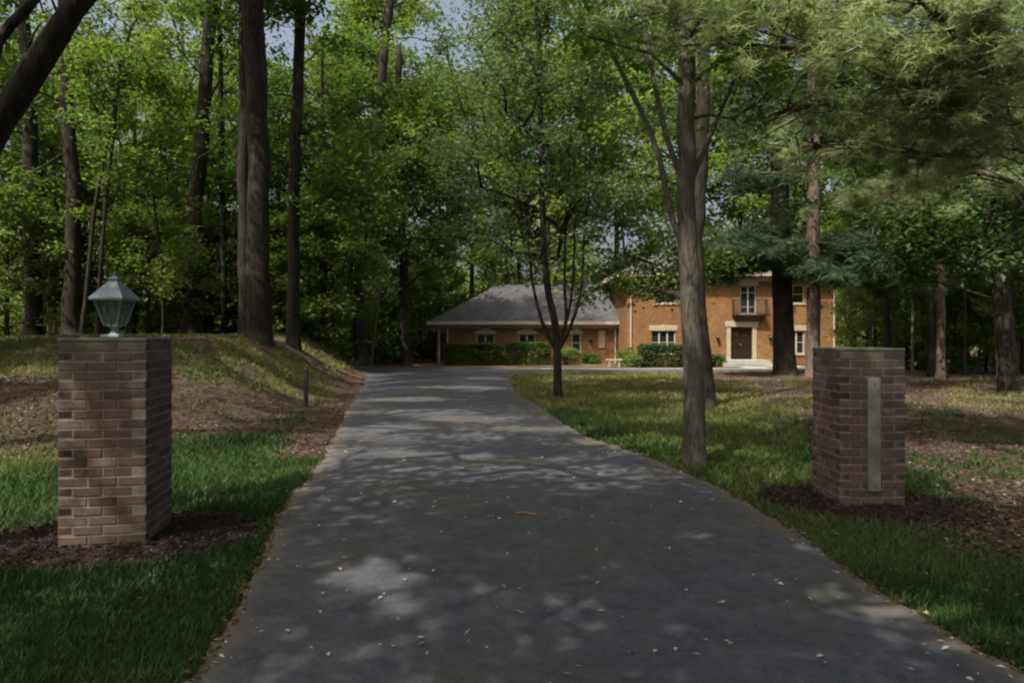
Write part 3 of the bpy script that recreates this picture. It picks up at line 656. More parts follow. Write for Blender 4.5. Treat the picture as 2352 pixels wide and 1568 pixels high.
# ------------------------------------------------------------------ brick gate pillars
def pillar(corner, ang, wd, dp, top, label, seed, capcol):
    """corner = the near corner on the ground; the front face runs along ang"""
    ca, sa = math.cos(ang), math.sin(ang); cx = corner[0] + ca * wd / 2 - sa * dp / 2; cy = corner[1] + sa * wd / 2 + ca * dp / 2
    ro = root('brick_pillar', (cx, cy, gzf(cx, cy)), label, 'gate pillar', 'brick pillars either side of the driveway'); r = rng(seed)
    def rot(P): P = np.asarray(P, float); return np.stack([corner[0] + P[:, 0] * ca - P[:, 1] * sa, corner[1] + P[:, 0] * sa + P[:, 1] * ca, P[:, 2]], 1)
    z0 = -.10; ch = .0745; nc = int(round((top - .03 - z0) / ch)); ch = (top - .03 - z0) / nc; bt = .102; mort = .010; mb = MB()
    def run(a0, a1, n, fx):
        L = (a1 - a0) / n
        for k in range(n):
            p, q = a0 + L * k + mort / 2, a0 + L * (k + 1) - mort / 2; yield p, q
    for c in range(nc):
        za, zb = z0 + c * ch + mort / 2, z0 + (c + 1) * ch - mort / 2; A = c % 2 == 0
        tn = lambda: float(np.clip(.45 + r.normal(0, .2), 0, 1)); jo = lambda: r.normal(0, .0015)
        if A:
            for p, q in run(0, wd, 3, 0):
                j = jo(); mb.box(p, q, j, bt, za, zb, tn(), rot, .004); mb.box(p, q, dp - bt, dp - j, za, zb, tn(), rot, .004)
            for p, q in run(bt, dp - bt, 2, 0):
                j = jo(); mb.box(j, bt, p, q, za, zb, tn(), rot, .004); mb.box(wd - bt, wd - j, p, q, za, zb, tn(), rot, .004)
        else:
            for p, q in run(0, dp, 3, 0):
                j = jo(); mb.box(j, bt, p, q, za, zb, tn(), rot, .004); mb.box(wd - bt, wd - j, p, q, za, zb, tn(), rot, .004)
            for p, q in run(bt, wd - bt, 2, 0):
                j = jo(); mb.box(p, q, j, bt, za, zb, tn(), rot, .004); mb.box(p, q, dp - bt, dp - j, za, zb, tn(), rot, .004)
    mb.build('brickwork', M_PB, ro)
    mb = MB(); mb.box(.005, wd - .005, .005, dp - .005, z0, top - .031, rot=rot); mb.build('mortar', M_MORT, ro)
    mb = MB(); mb.box(-.002, wd + .002, -.002, dp + .002, top - .03, top, rot=rot, bev=.008); mb.build('cap', capcol, ro)
    return ro, rot, (cx, cy)
M_CAP = plain('lichened_cap', (.105, .11, .09), .95, .3, 14)
pl, rotL, cL = pillar((-3.41, 5.12), R(10), .62, .63, 1.61, 'reddish brown brick pillar with a lantern on top, left of the driveway', 5, M_CAP)
pr, rotR, cR = pillar((3.05, 6.36), R(-1), .61, .60, 1.51, 'shorter dark brick pillar with a pale upright plaque, right of the driveway', 6, M_CAP)
# plaque on the right pillar
pq = MB(); pq.box(.255, .375, -.024, -.003, .18, 1.235, rot=rotR, bev=.006); pq.build('plaque', M_PLATE, pr)
pq = MB()
for z_ in (.24, 1.18): pq.tube([rotR([(.315, -.031, z_)])[0], rotR([(.315, -.023, z_)])[0]], .007, 8)
pq.build('screw', M_IRON, pr)
# lantern on the left pillar
lx, ly, lz = cL[0] - .03, cL[1], 1.61
lan = root('pillar_lantern', (lx, ly, lz), 'blue-grey metal lantern with pyramid roof standing on the left brick pillar', 'lantern')
def sq(h, z): return [(lx - h, ly - h, z), (lx + h, ly - h, z), (lx + h, ly + h, z), (lx - h, ly + h, z)]
SIDE = [[0, 1, 5, 4], [1, 2, 6, 5], [2, 3, 7, 6], [3, 0, 4, 7]]
mb = MB(); mb.box(lx - .075, lx + .075, ly - .075, ly + .075, lz + .001, lz + .025, bev=.005); mb.tube([(lx, ly, lz + .025), (lx, ly, lz + .05), (lx, ly, lz + .07), (lx, ly, lz + .095)], [.05, .028, .028, .055], 12); mb.build('base', M_ZINC, lan)
mb = MB(); zt, zb = lz + .305, lz + .095; a, b = .052, .105
mb.box(lx - a, lx + a, ly - a, ly + a, zb, zb + .012)
for sx in (-1, 1):
    for sy in (-1, 1): mb.tube([(lx + sx * a, ly + sy * a, zb), (lx + sx * b, ly + sy * b, zt)], .009, 4)
for z_, h_ in ((zt - .004, b),): 
    P4 = sq(h_, z_)
    for i in range(4): mb.tube([P4[i], P4[(i + 1) % 4]], .009, 4)
for s_ in (-1, 1): mb.tube([(lx + s_ * 0, ly - a * 1.0, zb), (lx, ly - b, zt)], .005, 4)
mb.build('frame', M_ZINC, lan)
mb = MB(); mb.add(sq(a - .006, zb + .012) + sq(b - .008, zt), SIDE); mb.build('glass', M_LGLASS, lan)
mb = MB(); mb.add(sq(.135, lz + .30) + sq(.135, lz + .316), SIDE); mb.add(sq(.135, lz + .30), [[0, 3, 2, 1]]); mb.add(sq(.135, lz + .316) + sq(.035, lz + .45), SIDE); mb.add(sq(.035, lz + .45) + sq(.035, lz + .472), SIDE); mb.add(sq(.042, lz + .472) + sq(.006, lz + .505), SIDE); mb.add(sq(.042, lz + .472), [[0, 3, 2, 1]])
lr = mb.build('roof', M_ZINC, lan); mb = MB(); mb.tube([(lx, ly, lz + .50), (lx, ly, lz + .51), (lx, ly, lz + .525), (lx, ly, lz + .535)], [.007, .014, .014, .003], 8); mb.build('finial', M_ZINC, lr)

# mulch mounds at the pillar feet
def mulch(cx, cy, rx, ry, ang, h, seed, label):
    r = rng(seed); n = 34; gxx = np.linspace(-1, 1, n); U_, W_ = np.meshgrid(gxx, gxx, indexing='ij'); u = U_.ravel(); v = W_.ravel()
    d = np.hypot(u, v); k = np.maximum(np.abs(u), np.abs(v)) / (d + 1e-9); u = u * k; v = v * k; d = np.hypot(u, v)
    wob = 1 + .16 * (vn(np.arctan2(v, u) * 1.4 + 9, d * 0, seed) - .5); u = u * wob; v = v * wob
    x = cx + rx * u * math.cos(ang) - ry * v * math.sin(ang); y = cy + rx * u * math.sin(ang) + ry * v * math.cos(ang)
    z = gz(x, y) + h * (1 - d ** 2.4) - .012 * d + .03 * (vn(x * 9, y * 9, 3) - .5) * (1 - d ** 4)
    I = np.arange(n * n).reshape(n, n); Fq = np.stack([I[:-1, :-1], I[1:, :-1], I[1:, 1:], I[:-1, 1:]], -1).reshape(-1, 4)
    m = 7000; i = r.integers(0, n * n, m); P = np.stack([x[i], y[i], z[i]], 1) + r.normal(0, .022, (m, 3)) * [1, 1, .35] + [0, 0, .006]
    V, Fc = leafquads(P, .042, r, .34, 0, .8); V = np.concatenate([np.stack([x, y, z], 1), V]); t = np.concatenate([np.full(len(Fq), .1), np.clip(r.normal(.42, .28, m), 0, 1)])
    return prop(npmesh('mulch_bed', V, np.concatenate([Fq, Fc + n * n]), M_MULCH, tone=t), label, kind='stuff')
mulch(cL[0] + .02, cL[1] - .02, 1.2, .86, R(14), .05, 3, 'dark bark mulch heaped round the left pillar')
mulch(cR[0] + .02, cR[1] - .1, 1.1, .78, R(-22), .055, 4, 'dark bark mulch heaped round the right pillar')

# short dark post on the left verge
pp = at(703, 935, 15.5); g_ = gzf(pp[0], pp[1]); po = root('marker_post', (pp[0], pp[1], g_), 'short thin black post standing in the verge left of the driveway', 'post')
mb = MB(); mb.box(pp[0] - .04, pp[0] + .04, pp[1] - .04, pp[1] + .04, g_ - .2, g_ + .82, bev=.008); mb.build('post', M_IRON, po)
mb = MB(); mb.tube([(pp[0], pp[1], g_ + .82), (pp[0], pp[1], g_ + .84), (pp[0], pp[1], g_ + .87)], [.05, .055, .02], 8); mb.build('top', M_IRON, po)

# ------------------------------------------------------------------ trees that can be told apart
def up(p0, p1, d, pts=(), H=None):
    """trunk path through picture points at distance d, carried on upwards"""
    P = [at(x, y, d) for x, y in (p0, *pts, p1)]
    if H is not None:
        a, b = P[-2], P[-1]; k = (H - b[2]) / max(.1, b[2] - a[2]); e = b + (b - a) * k * .85; e[2] = H; P.append(e)
    return P
r_ = rng(99)
# big straight trunk on the mound
d = 20.; P = up((592, 775), (585, 0), d, [(592, 400)], 26)
tree('massive straight dark trunk standing on top of the mound behind the lawn', P, .345, .23, crown_centers(P[-1], 12.5, 27, 5, 70, rng(1)), .95, 170, .26, L_FOREST, B_DARK, 11, fl=.35)
d = 19.6; P = up((562, 778), (560, 300), 21.5, [], 18)
tree('dark slimmer trunk tight against the left side of the massive trunk', P, .20, .12, crown_centers(P[-1], 11, 19, 2.6, 30, rng(2)), .8, 150, .24, L_FOREST, B_DARK, 12, fl=.3)
d = 23.; P = up((672, 785), (684, 120), d, [(674, 500)], 24)
tree('straight dark trunk just right of the massive trunk on the mound', P, .21, .15, np.concatenate([crown_centers(P[-1], 11, 24, 4, 55, rng(3)), at(800, 415, d)[None] + rng(5).normal(0, .7, (10, 3)), at(790, 300, d)[None] + rng(6).normal(0, .8, (8, 3))]), .8, 150, .22, L_FOREST, B_DARK, 13)
d = 24.; P = up((165, 770), (152, 140), d, [(166, 480)], 21)
tree('dark upright trunk rising behind the left brick pillar', P, .27, .17, np.concatenate([crown_centers(P[-1], 8.5, 21, 4, 60, rng(4)), at(60, 470, d)[None] + rng(5).normal(0, .5, (6, 3))]), .7, 75, .2, L_FOREST, B_DARK, 14)
d = 26.; P = up((78, 770), (55, 0), d, [(72, 500)], 22)
tree('dark trunk at the far left between picture edge and brick pillar', P, .30, .2, crown_centers(P[-1], 6.5, 21, 4.5, 70, rng(7)), .75, 75, .2, L_FOREST, B_DARK, 15)
d = 23.; P = up((186, 770), (275, 200), d, [(222, 460)], 12)
tree('thin sapling leaning right behind the left pillar beside the lantern', P, .085, .04, crown_centers(P[-1], 8, 13, 2, 26, rng(8)), .6, 120, .17, L_YELLOW, B_DARK, 16)
d = 22.; P = up((222, 770), (262, 300), d, [(242, 480)], 10.5)
tree('second thin leaning sapling just left of the lantern', P, .075, .035, crown_centers(P[-1], 6.5, 11, 1.8, 24, rng(9)), .6, 120, .17, L_FOREST, B_DARK, 17)
d = 28.; P = up((440, 775), (475, 160), d, [(446, 500)], 21)
tree('broad dark trunk midway between the lantern and the massive trunk', P, .34, .22, crown_centers(P[-1], 8, 21, 4.2, 60, rng(10)), .7, 75, .2, L_FOREST, B_DARK, 18)
d = 30.; P = up((516, 775), (508, 250), d, [], 17)
tree('thin dark trunk just left of the massive trunk, further back', P, .13, .09, crown_centers(P[-1], 8, 17, 3, 35, rng(11)), .85, 140, .24, L_YELLOW, B_DARK, 19)
d = 24.5; P = up((372, 775), (365, 560), d, [(376, 650)], 7.5)
tree('slender sapling with yellow-green leaves right of the lantern', P, .06, .03, crown_centers(P[-1], 3, 8, 2.3, 34, rng(12)), .55, 120, .16, L_YELLOW, B_DARK, 20)
d = 37.; P = up((822, 838), (892, 40), d, [(832, 560), (858, 330)], 26)
tree('tall trunk leaning right at the foot of the mound, left of the driveway bend', P, .34, .2, crown_centers(P[-1], 10, 26, 5, 75, rng(13)), .85, 80, .26, L_FOREST, B_DARK, 21)
d = 40.; P = up((801, 838), (806, 500), d, [], 18)
tree('slim trunk just left of the tall leaning one by the driveway bend', P, .18, .12, crown_centers(P[-1], 8, 19, 3.2, 40, rng(14)), 1., 150, .30, L_FOREST, B_DARK, 22)
d = 39.; P = up((850, 838), (884, 560), d, [], 14)
tree('thin pale stem leaning right beside the driveway bend', P, .10, .06, crown_centers(P[-1], 7, 15, 2.5, 28, rng(15)), .9, 140, .28, L_YELLOW, B_GREY, 23)
d = 41.; P = up((933, 838), (925, 560), d, [], 19)
tree('dark trunk at the head of the driveway left of the garage wing', P, .29, .2, np.concatenate([crown_centers(at(945, 500, d), 5.5, 16, 4., 70, rng(16)), crown_centers(at(1000, 500, d), 8, 15, 3., 30, rng(36))]), .95, 170, .27, L_FOREST, B_DARK, 24)
# the multi-stemmed tree in the island
d = 17.6; b = at(1281, 915, d)
stems = [([at(1276, 800, d), at(1245, 740, d), at(1222, 640, d + .3), at(1205, 480, d + .6), at(1180, 300, d + .8)], .062, .02),
         ([at(1280, 790, d), at(1262, 700, d - .3), at(1250, 600, d - .5), at(1245, 450, d - .6), at(1250, 300, d - .4)], .055, .025),
         ([at(1284, 800, d), at(1300, 735, d), at(1296, 640, d), at(1302, 480, d + .4), at(1310, 300, d + .7)], .056, .02),
         ([at(1286, 800, d), at(1318, 730, d - .2), at(1336, 650, d - .4), at(1345, 500, d - .5), at(1375, 330, d - .6)], .056, .018),
         ([at(1286, 790, d), at(1310, 700, d + .4), at(1318, 600, d + .5), at(1322, 450, d + .6), at(1330, 350, d + .7)], .044, .016)]
cc = np.concatenate([crown_centers(at(1250, 400, d), 3.6, 11.5, 3.2, 125, rng(17), .6), crown_centers(at(1240, 200, d), 7, 14, 3, 40, rng(18))])
tree('multi-stemmed tree with vase-shaped fork on the lawn island in front of the wing', [at(1281, 915, d), at(1279, 780, d), at(1262, 690, d), at(1248, 560, d), at(1243, 300, d), at(1236, 0, d), at(1232, -250, d)], .115, .045, cc, .6, 165, .115, L_GREY, B_DARK, 25, stems=stems, fl=.35, sides=9, ls=.6, kmax=.3, tip=.008)
# near grey trunk right of the drive
d = 8.66
cc = np.concatenate([crown_centers(at(1560, -700, d), 9.5, 14.5, 2.8, 45, rng(19)), at(1390, 40, d)[None] + rng(20).normal(0, .35, (5, 3)), at(1690, 150, d)[None] + rng(21).normal(0, .3, (5, 3))])
stems = [([at(1567, 560, d), at(1540, 490, d), at(1505, 330, d + .2), at(1420, 150, d + .3), at(1340, 0, d + .4), at(1260, -160, d + .4)], .045, .02),
         ([at(1572, 430, d), at(1530, 310, d + .3), at(1500, 170, d + .5), at(1470, 0, d + .6), at(1455, -180, d + .7)], .042, .02),
         ([at(1590, 410, d), at(1640, 290, d + .1), at(1690, 170, d + .2), at(1712, 100, d + .2), at(1760, -80, d + .2)], .038, .015)]
tree('slim smooth grey trunk close to the right edge of the driveway', [at(1602, 1062, d), at(1590, 860, d), at(1582, 640, d), at(1576, 500, d), at(1580, 300, d), at(1580, 100, d), at(1570, -200, d), at(1560, -800, d)], .140, .085, cc, .55, 130, .11, L_FOREST, B_GREY, 26, stems=stems, fl=.18, sides=14)
d = 15.4
cc = np.concatenate([crown_centers(at(1620, 0, d), 9, 17, 3.6, 55, rng(22)), at(1480, 645, d + 3)[None] + rng(23).normal(0, 1, (20, 3)) * [.7, .5, .25], at(1545, 600, d + 3)[None] + rng(33).normal(0, 1, (16, 3)) * [.8, .5, .4], at(1420, 420, d + 2)[None] + rng(24).normal(0, 1, (14, 3)) * [1.2, .8, .5]])
tree('dark trunk with flared foot hidden behind the slim grey trunk', [at(1618, 930, d), at(1604, 740, d), at(1598, 560, d), at(1608, 380, d), at(1618, 100, d), at(1622, -300, d)], .22, .115, cc, .62, 130, .13, L_YELLOW, B_DARK, 27, fl=.55, sides=12)
# pines in front of the right half of the house
d = 28.
pinetree('dark pine trunk standing in front of the house right of the front door', up((1803, 856), (1785, 100), d, [(1795, 600)], 24), .42, .28, 9.6, 24, 4.6, 31, L_PINE, B_DARK, nb=36,
         extra=[[at(1795, 520, d), at(1740, 540, d - .4), at(1680, 590, d - .8), at(1630, 610, d - 1.2)], [at(1800, 560, d), at(1850, 570, d - .5), at(1920, 600, d - 1), at(1990, 610, d - 1.2)], [at(1795, 600, d), at(1750, 590, d - 1), at(1690, 570, d - 2), at(1640, 590, d - 2.4)], [at(1795, 590, d), at(1755, 600, d - .6), at(1700, 605, d - 1), at(1645, 625, d - 1.4)], [at(1795, 550, d), at(1750, 560, d - 1), at(1700, 560, d - 1.6), at(1655, 565, d - 2)], [at(1800, 600, d), at(1840, 610, d - 1), at(1900, 630, d - 2), at(1960, 640, d - 2.4)]], tuft=.48, size=.30, ntuft=60, nex=46)
d = 27.
pinetree('pinkish brown pine trunk lit along its left side, right of the darker pine', up((1868, 862), (1868, 60), d, [(1868, 500)], 22), .27, .2, 7.6, 22, 4.4, 32, L_PINE, B_PINK, nb=36,
         extra=[[at(1868, 560, d), at(1930, 560, d - 1), at(2000, 590, d - 2), at(2080, 620, d - 3)], [at(1868, 600, d), at(1940, 630, d), at(2030, 640, d), at(2120, 660, d)]], tuft=.48, size=.30, ntuft=60)
# near pine whose boughs come in from the right
Tn = [np.array([8.6, 9.4, 0]), np.array([8.5, 9.4, 5.]), np.array([8.4, 9.3, 16])]
ex = [[(8.5, 9.4, 3.6), at(2352, 185, 8.6), at(2225, 105, 8.3), at(2150, 40, 8.), at(2080, -30, 7.6)],
      [at(2352, 185, 8.6), at(2245, 120, 8.4), at(2262, 40, 8.2), at(2300, -60, 8.)],
      [(8.5, 9.4, 4.0), at(2230, 112, 8.8), at(2050, 120, 8.6), at(1850, 110, 8.3), at(1620, 100, 8.)],
      [(8.5, 9.4, 4.9), at(2100, 20, 9), at(1900, 40, 9), at(1720, 50, 8.8), at(1540, 70, 8.6)],
      [(8.5, 9.4, 3.9), at(2200, 240, 9.4), at(2050, 250, 9.4), at(1900, 240, 9.2), at(1780, 260, 9)],
      [(8.5, 9.4, 3.4), at(2250, 300, 10.5), at(2100, 330, 10.6), at(1950, 330, 10.6), at(1800, 340, 10.4)],
      [(8.5, 9.4, 2.9), at(2280, 400, 11.), at(2160, 420, 11.5), at(2050, 440, 12), at(1960, 450, 12)],
      [(8.5, 9.4, 4.9), at(2000, -20, 9), at(1800, -10, 8.6), at(1650, 20, 8), at(1500, 30, 7.6)],
      [(8.5, 9.4, 3.5), at(2300, 260, 9), at(2200, 250, 8.6), at(2100, 190, 8.6), at(2010, 180, 8.4)],
      [(8.5, 9.4, 3.0), at(2340, 340, 9.6), at(2240, 360, 10), at(2150, 350, 10), at(2070, 350, 10)]]
pinetree('near pine with pale soft needled boughs reaching in from the right', Tn, .30, .2, 9, 15, 3., 33, L_PINEL, B_BROWN, nb=7, extra=ex, tuft=.18, size=.14, ntuft=26, nw=.05, flatn=.6, nex=56)
d = 19.7; 
tree('dark leaning trunk near the right edge at the start of the woods', [at(2326, 905, d), at(2308, 760, d), at(2290, 620, d), at(2272, 480, d), at(2265, 250, d), at(2260, -60, d)], .25, .15,
     np.concatenate([crown_centers(at(2240, 300, d), 4.4, 15, 4., 85, rng(28)), at(2150, 520, d)[None] + rng(29).normal(0, 1, (18, 3)) * [1.6, 1, .7], at(2300, 560, d)[None] + rng(30).normal(0, 1, (9, 3)) * [1., 1, .5]]), .8, 150, .2, L_DARK, B_DARK, 28, fl=.6)
d = 20.4; P = up((2296, 900), (2283, 680), d, [], 7)
tree('thin pale stem just left of the dark leaning trunk', P, .045, .03, crown_centers(P[-1], 4.5, 7.5, 1.2, 12, rng(31)), .5, 80, .15, L_FOREST, B_PINK, 29)
# big-limbed tree just outside the left edge; its limb crosses the upper left corner
cc = crown_centers((-2.6, 3.6), 6.2, 12.5, 4.4, 100, rng(32)); cc = cc[np.hypot(cc[:, 0], cc[:, 1] - 1) > .1]
st = [([(-4.5, 4.7, 1.2), at(-40, 340, 4.9), at(40, 220, 5.), at(110, 110, 5.), at(185, 0, 5.), at(330, -170, 5.1), (-1.6, 5.3, 6.4), (-.6, 5.6, 8.6)], .115, .05),
      ([at(-40, 330, 4.9), at(-10, 110, 5.2), at(70, 10, 5.3), at(140, -90, 5.5), at(260, -330, 5.8)], .045, .03)]
tree('heavy dark limb arching across the upper left corner above the lawn', [(-4.6, 4.6, 0), (-4.7, 4.6, 2.), (-5.2, 4.3, 5.), (-5.3, 4., 9)], .2, .09, cc, .62, 125, .12, L_FOREST, B_DARK, 30, stems=st, fl=.3)

for lab, tb_, cc_, sd_ in (('leafy tree added left of the frame so its high crown shades the middle of the drive', (-9.4, 7.0), crown_centers((-5.2, 8.2), 8.2, 15, 5, 110, rng(61)), 61),  # unseen trees added for the shade of their high crowns
                         ('leafy tree added left of the frame so its high crown shades the mound', (-14.5, 13), crown_centers((-8.4, 13.2), 10, 17, 5, 100, rng(62)), 62),
                         ('leafy tree added behind the viewpoint so its crown shades the near drive', (-5.2, -2.2), crown_centers((-3.2, -1.2), 6.5, 13, 5, 120, rng(63)), 63),
                         ('leafy tree added behind the viewpoint so its crown shades the near right verge', (1.5, -5.5), crown_centers((.2, -2.6), 7, 13, 4.4, 80, rng(64)), 64)):
    tree(lab, [(tb_[0], tb_[1], 0), (tb_[0] + .3, tb_[1], 4), (tb_[0] + 1.2, tb_[1] + .3, 9), (tb_[0] + 1.8, tb_[1] + .4, 13)], .26, .1, cc_, .85, 210, .17, L_FOREST, B_DARK, sd_)
for lab, tb_, cc_, sd_ in (('leafy tree added right of the frame to shade the ground by the right pillar', (9.2, 3.2), crown_centers((8.6, 3.6), 8.5, 14, 3.8, 70, rng(65)), 65),  # more unseen trees, added to shade the ground on the right
                         ('leafy tree added right of the frame to shade the woods floor', (15, 7.5), crown_centers((12.2, 8.5), 10, 16, 4.5, 70, rng(66)), 66)):
    tree(lab, [(tb_[0], tb_[1], 0), (tb_[0] - .3, tb_[1], 4), (tb_[0] - 1.2, tb_[1] + .3, 9), (tb_[0] - 1.8, tb_[1] + .4, 13)], .26, .1, cc_, .75, 140, .17, L_FOREST, B_DARK, sd_)
# further trees: each stands at its own place, built from a few grown forms
Q = [tree('bright leafy understory tree behind the mound, right of the two dark trunks', [at(742, 800, 30), at(745, 700, 30), (at(745, 700, 30) + [0.2, 0, 5])], .12, .05, crown_centers(at(742, 700, 30), 1.2, 7.5, 2.7, 55, rng(41), .5), .62, 120, .22, L_YELLOW, B_DARK, 41),
     tree('mid-green tree with a full round crown behind the lawn, left of the lantern', [at(120, 700, 31), at(120, 500, 31), (at(120, 500, 31) + [0, 0, 8])], .16, .06, crown_centers(at(110, 500, 31), 3., 15, 4., 95, rng(42), .5), .66, 165, .18, L_FOREST, B_DARK, 42),
     tree('tall airy tree with an open crown behind the roof of the wing', [at(1080, 835, 60) , at(1085, 600, 60), (at(1085, 600, 60) + [0, 0, 16])], .26, .1, crown_centers(at(1085, 600, 60), 4, 24, 5.2, 100, rng(43), .6), 1.35, 115, .42, L_YELLOW, B_DARK, 43)]
def D(k, px, dd, s, label, grp=None, lm=None, rz=None):
    X_ = (px - 1176) * dd / F; return dup(Q[k], X_, dd, (px * 1.7 + dd) % 6.28 if rz is None else rz, s, label, grp, lm)
D(1, -60, 27, .9, 'full green tree cut by the left edge behind the pillar', None, L_YELLOW)
D(1, 310, 33, 1., 'leafy tree rising above the lantern', None, L_YELLOW)
D(1, 480, 36, 1.05, 'leafy tree filling the gap left of the massive trunk')
D(1, 640, 34, 1.0, 'leafy tree seen between the massive trunk and its slim neighbour')
D(1, 740, 31, .95, 'dark leafy tree above the bright understory bush')
D(1, 30, 38, 1.3, 'taller pale leaved tree high at the far left', None, L_YELLOW)
D(2, 880, 56, 1.19, 'far tree at the head of the drive with a pale crown')
D(2, 1010, 62, 0.85, 'far tree just left of the wing roof')
D(2, 1190, 63, 1.06, 'far tree above the middle of the wing roof')
D(2, 1300, 66, 1.25, 'far tree behind the multi-stemmed tree', None, L_FOREST)
D(2, 1420, 64, 1.19, 'far tree above the join of wing and main roof')
D(2, 1560, 67, 1.31, 'far tree behind the roof peak of the house', None, L_FOREST)
D(2, 1700, 66, 1.25, 'far tree behind the main roof right of the slim grey trunk')
D(2, 1830, 64, 1.12, 'far tree between the two pine trunks', None, L_FOREST)
D(2, 1960, 58, 1.06, 'bright yellow-green far tree just right of the house')
D(1, 230, 42, 1.5, 'tall forest tree above the leaning saplings')
D(1, 560, 46, 1.6, 'tall forest tree far behind the massive trunk')
D(1, 870, 50, 1.75, 'tall forest tree rising above the head of the driveway')
D(1, 420, 50, 1.8, 'tallest far tree high above the lantern', None, L_YELLOW)
D(2, 1250, 54, 1.3, 'tall pale tree whose top fills the space over the wing roof')
D(0, 15, 24, .75, 'low yellow-green bush at the left edge beyond the mound')
D(0, 340, 27, .8, 'yellow leaved bush right of the lantern')
D(0, 640, 31, .9, 'green bush between massive trunk and slim trunk', None, L_FOREST)
D(0, 270, 29, .9, 'shady green bush directly behind the lantern', None, L_FOREST)
D(0, 120, 29, 1., 'dark bush behind the left brick pillar', None, L_DARK)
D(0, 470, 32, 1., 'dim green bush left of the massive trunk', None, L_FOREST)
D(0, 770, 42, 1., 'green bush left of the driveway bend', None, L_FOREST)
D(0, 880, 46, 1., 'bright bush at the head of the driveway')
D(0, 965, 50, 1.05, 'bright bush between driveway head and garage wing', None, L_FOREST)
D(0, 1000, 58, 1.3, 'pale bush close to the left end of the wing')
D(1, 2010, 36, .75, 'yellow-green tree right of the house wall', None, L_YELLOW)
D(1, 2120, 33, .95, 'dark leafy tree in the woods above the right pillar', None, L_FOREST)
D(1, 2220, 37, 1.15, 'mid-green tree in the woods left of the leaning trunk')
D(1, 2330, 30, 1.0, 'dense green tree at the right edge', None, L_FOREST)
D(1, 2420, 25, .95, 'dark tree half outside the right edge', None, L_DARK)
D(1, 2060, 50, 1.6, 'tall tree far back right of the house')
D(1, 2200, 52, 1.6, 'tall far tree in the right woods, mid green')
D(1, 2340, 48, 1.5, 'tall far tree by the right edge')
D(0, 1990, 40, .8, 'yellow bush at the right end of the house')
D(0, 2080, 38, .75, 'green bush behind the right brick pillar', None, L_FOREST)
D(0, 2190, 31, .55, 'low green bush at the edge of the right woods', None, L_FOREST)
D(0, 2265, 30, .55, 'low dark bush left of the leaning trunk', None, L_DARK)
D(0, 2350, 27, .7, 'green bush at the right edge behind the leaning trunk')
# slim bare-looking trunks of the right-hand woods
def slim(px, py, dd, rad, lean, label, bm, H=12, z0=6.5, seed=0):
    b = at(px, py, dd); P = [b, at(px + lean * .5, 700, dd), np.array([b[0] + lean * dd / F * 2, dd + .2, H])]
    tree(label, P, rad, rad * .55, crown_centers(P[-1], z0, H + 1, 2.2, 22, rng(500 + seed)), .8, 110, .24, L_DARK if seed % 2 else L_FOREST, bm, 600 + seed, sides=8)
slim(2160, 880, 24, .155, 0, 'reddish brown trunk in the woods right of the right pillar', B_BROWN, seed=1)
slim(2138, 880, 25.5, .12, -4, 'dark trunk paired with the reddish one right of the right pillar', B_DARK, seed=2)
slim(2095, 878, 29, .06, 2, 'thin pale stem right behind the right pillar', B_PINK, 9, 5, seed=3)
slim(2042, 870, 33, .17, -14, 'dark trunk leaning left beyond the top of the right pillar', B_DARK, seed=4)
slim(2215, 880, 27, .07, 3, 'thin dark stem right of the reddish trunk', B_DARK, 9, 5, seed=5)
slim(2186, 880, 31, .08, -2, 'thin yellowish stem between the reddish trunk and a thin dark stem', B_GREY, 9, 5, seed=6)
slim(2250, 885, 30, .06, 0, 'thinnest stem nearest the leaning trunk', B_GREY, 9, 5, seed=7)
slim(1998, 850, 42, .14, 0, 'grey trunk immediately right of the house wall', B_GREY, 14, 6, seed=8)
slim(100, 768, 30, .10, 4, 'slender stem between the two dark trunks at the far left', B_BROWN, 9, 5, seed=9)
slim(128, 768, 27, .07, -6, 'thin reddish stem close left of the upright pillar trunk', B_BROWN, 9, 5, seed=10)
slim(400, 772, 33, .08, 3, 'thin stem left of the broad dark trunk', B_DARK, 11, 6, seed=11)
slim(486, 772, 36, .09, 0, 'thin stem just right of the broad dark trunk', B_DARK, 11, 6, seed=12)
slim(708, 790, 34, .07, 2, 'thin stem right of the slim mound trunk', B_DARK, 11, 6, seed=13)
slim(775, 828, 44, .10, 2, 'thin stem left of the paired trunks by the bend', B_GREY, 12, 6, seed=14)
# trees standing behind and beside the camera: they shade the foreground
for i, (X_, Y_, s, k) in enumerate(((-14, 14, .95, 1), (-14, 9, .95, 1), (-1.5, -7.5, .95, 1), (-13, -7, 1.1, 1), (-7.5, -11, 1.0, 1), (5.5, -5, .9, 1), (-18, 15, 1.0, 1))):
    dup(Q[1], X_, Y_, 1.3 * i, s, 'leafy tree outside the frame that shades the drive', 'shade trees outside the frame')

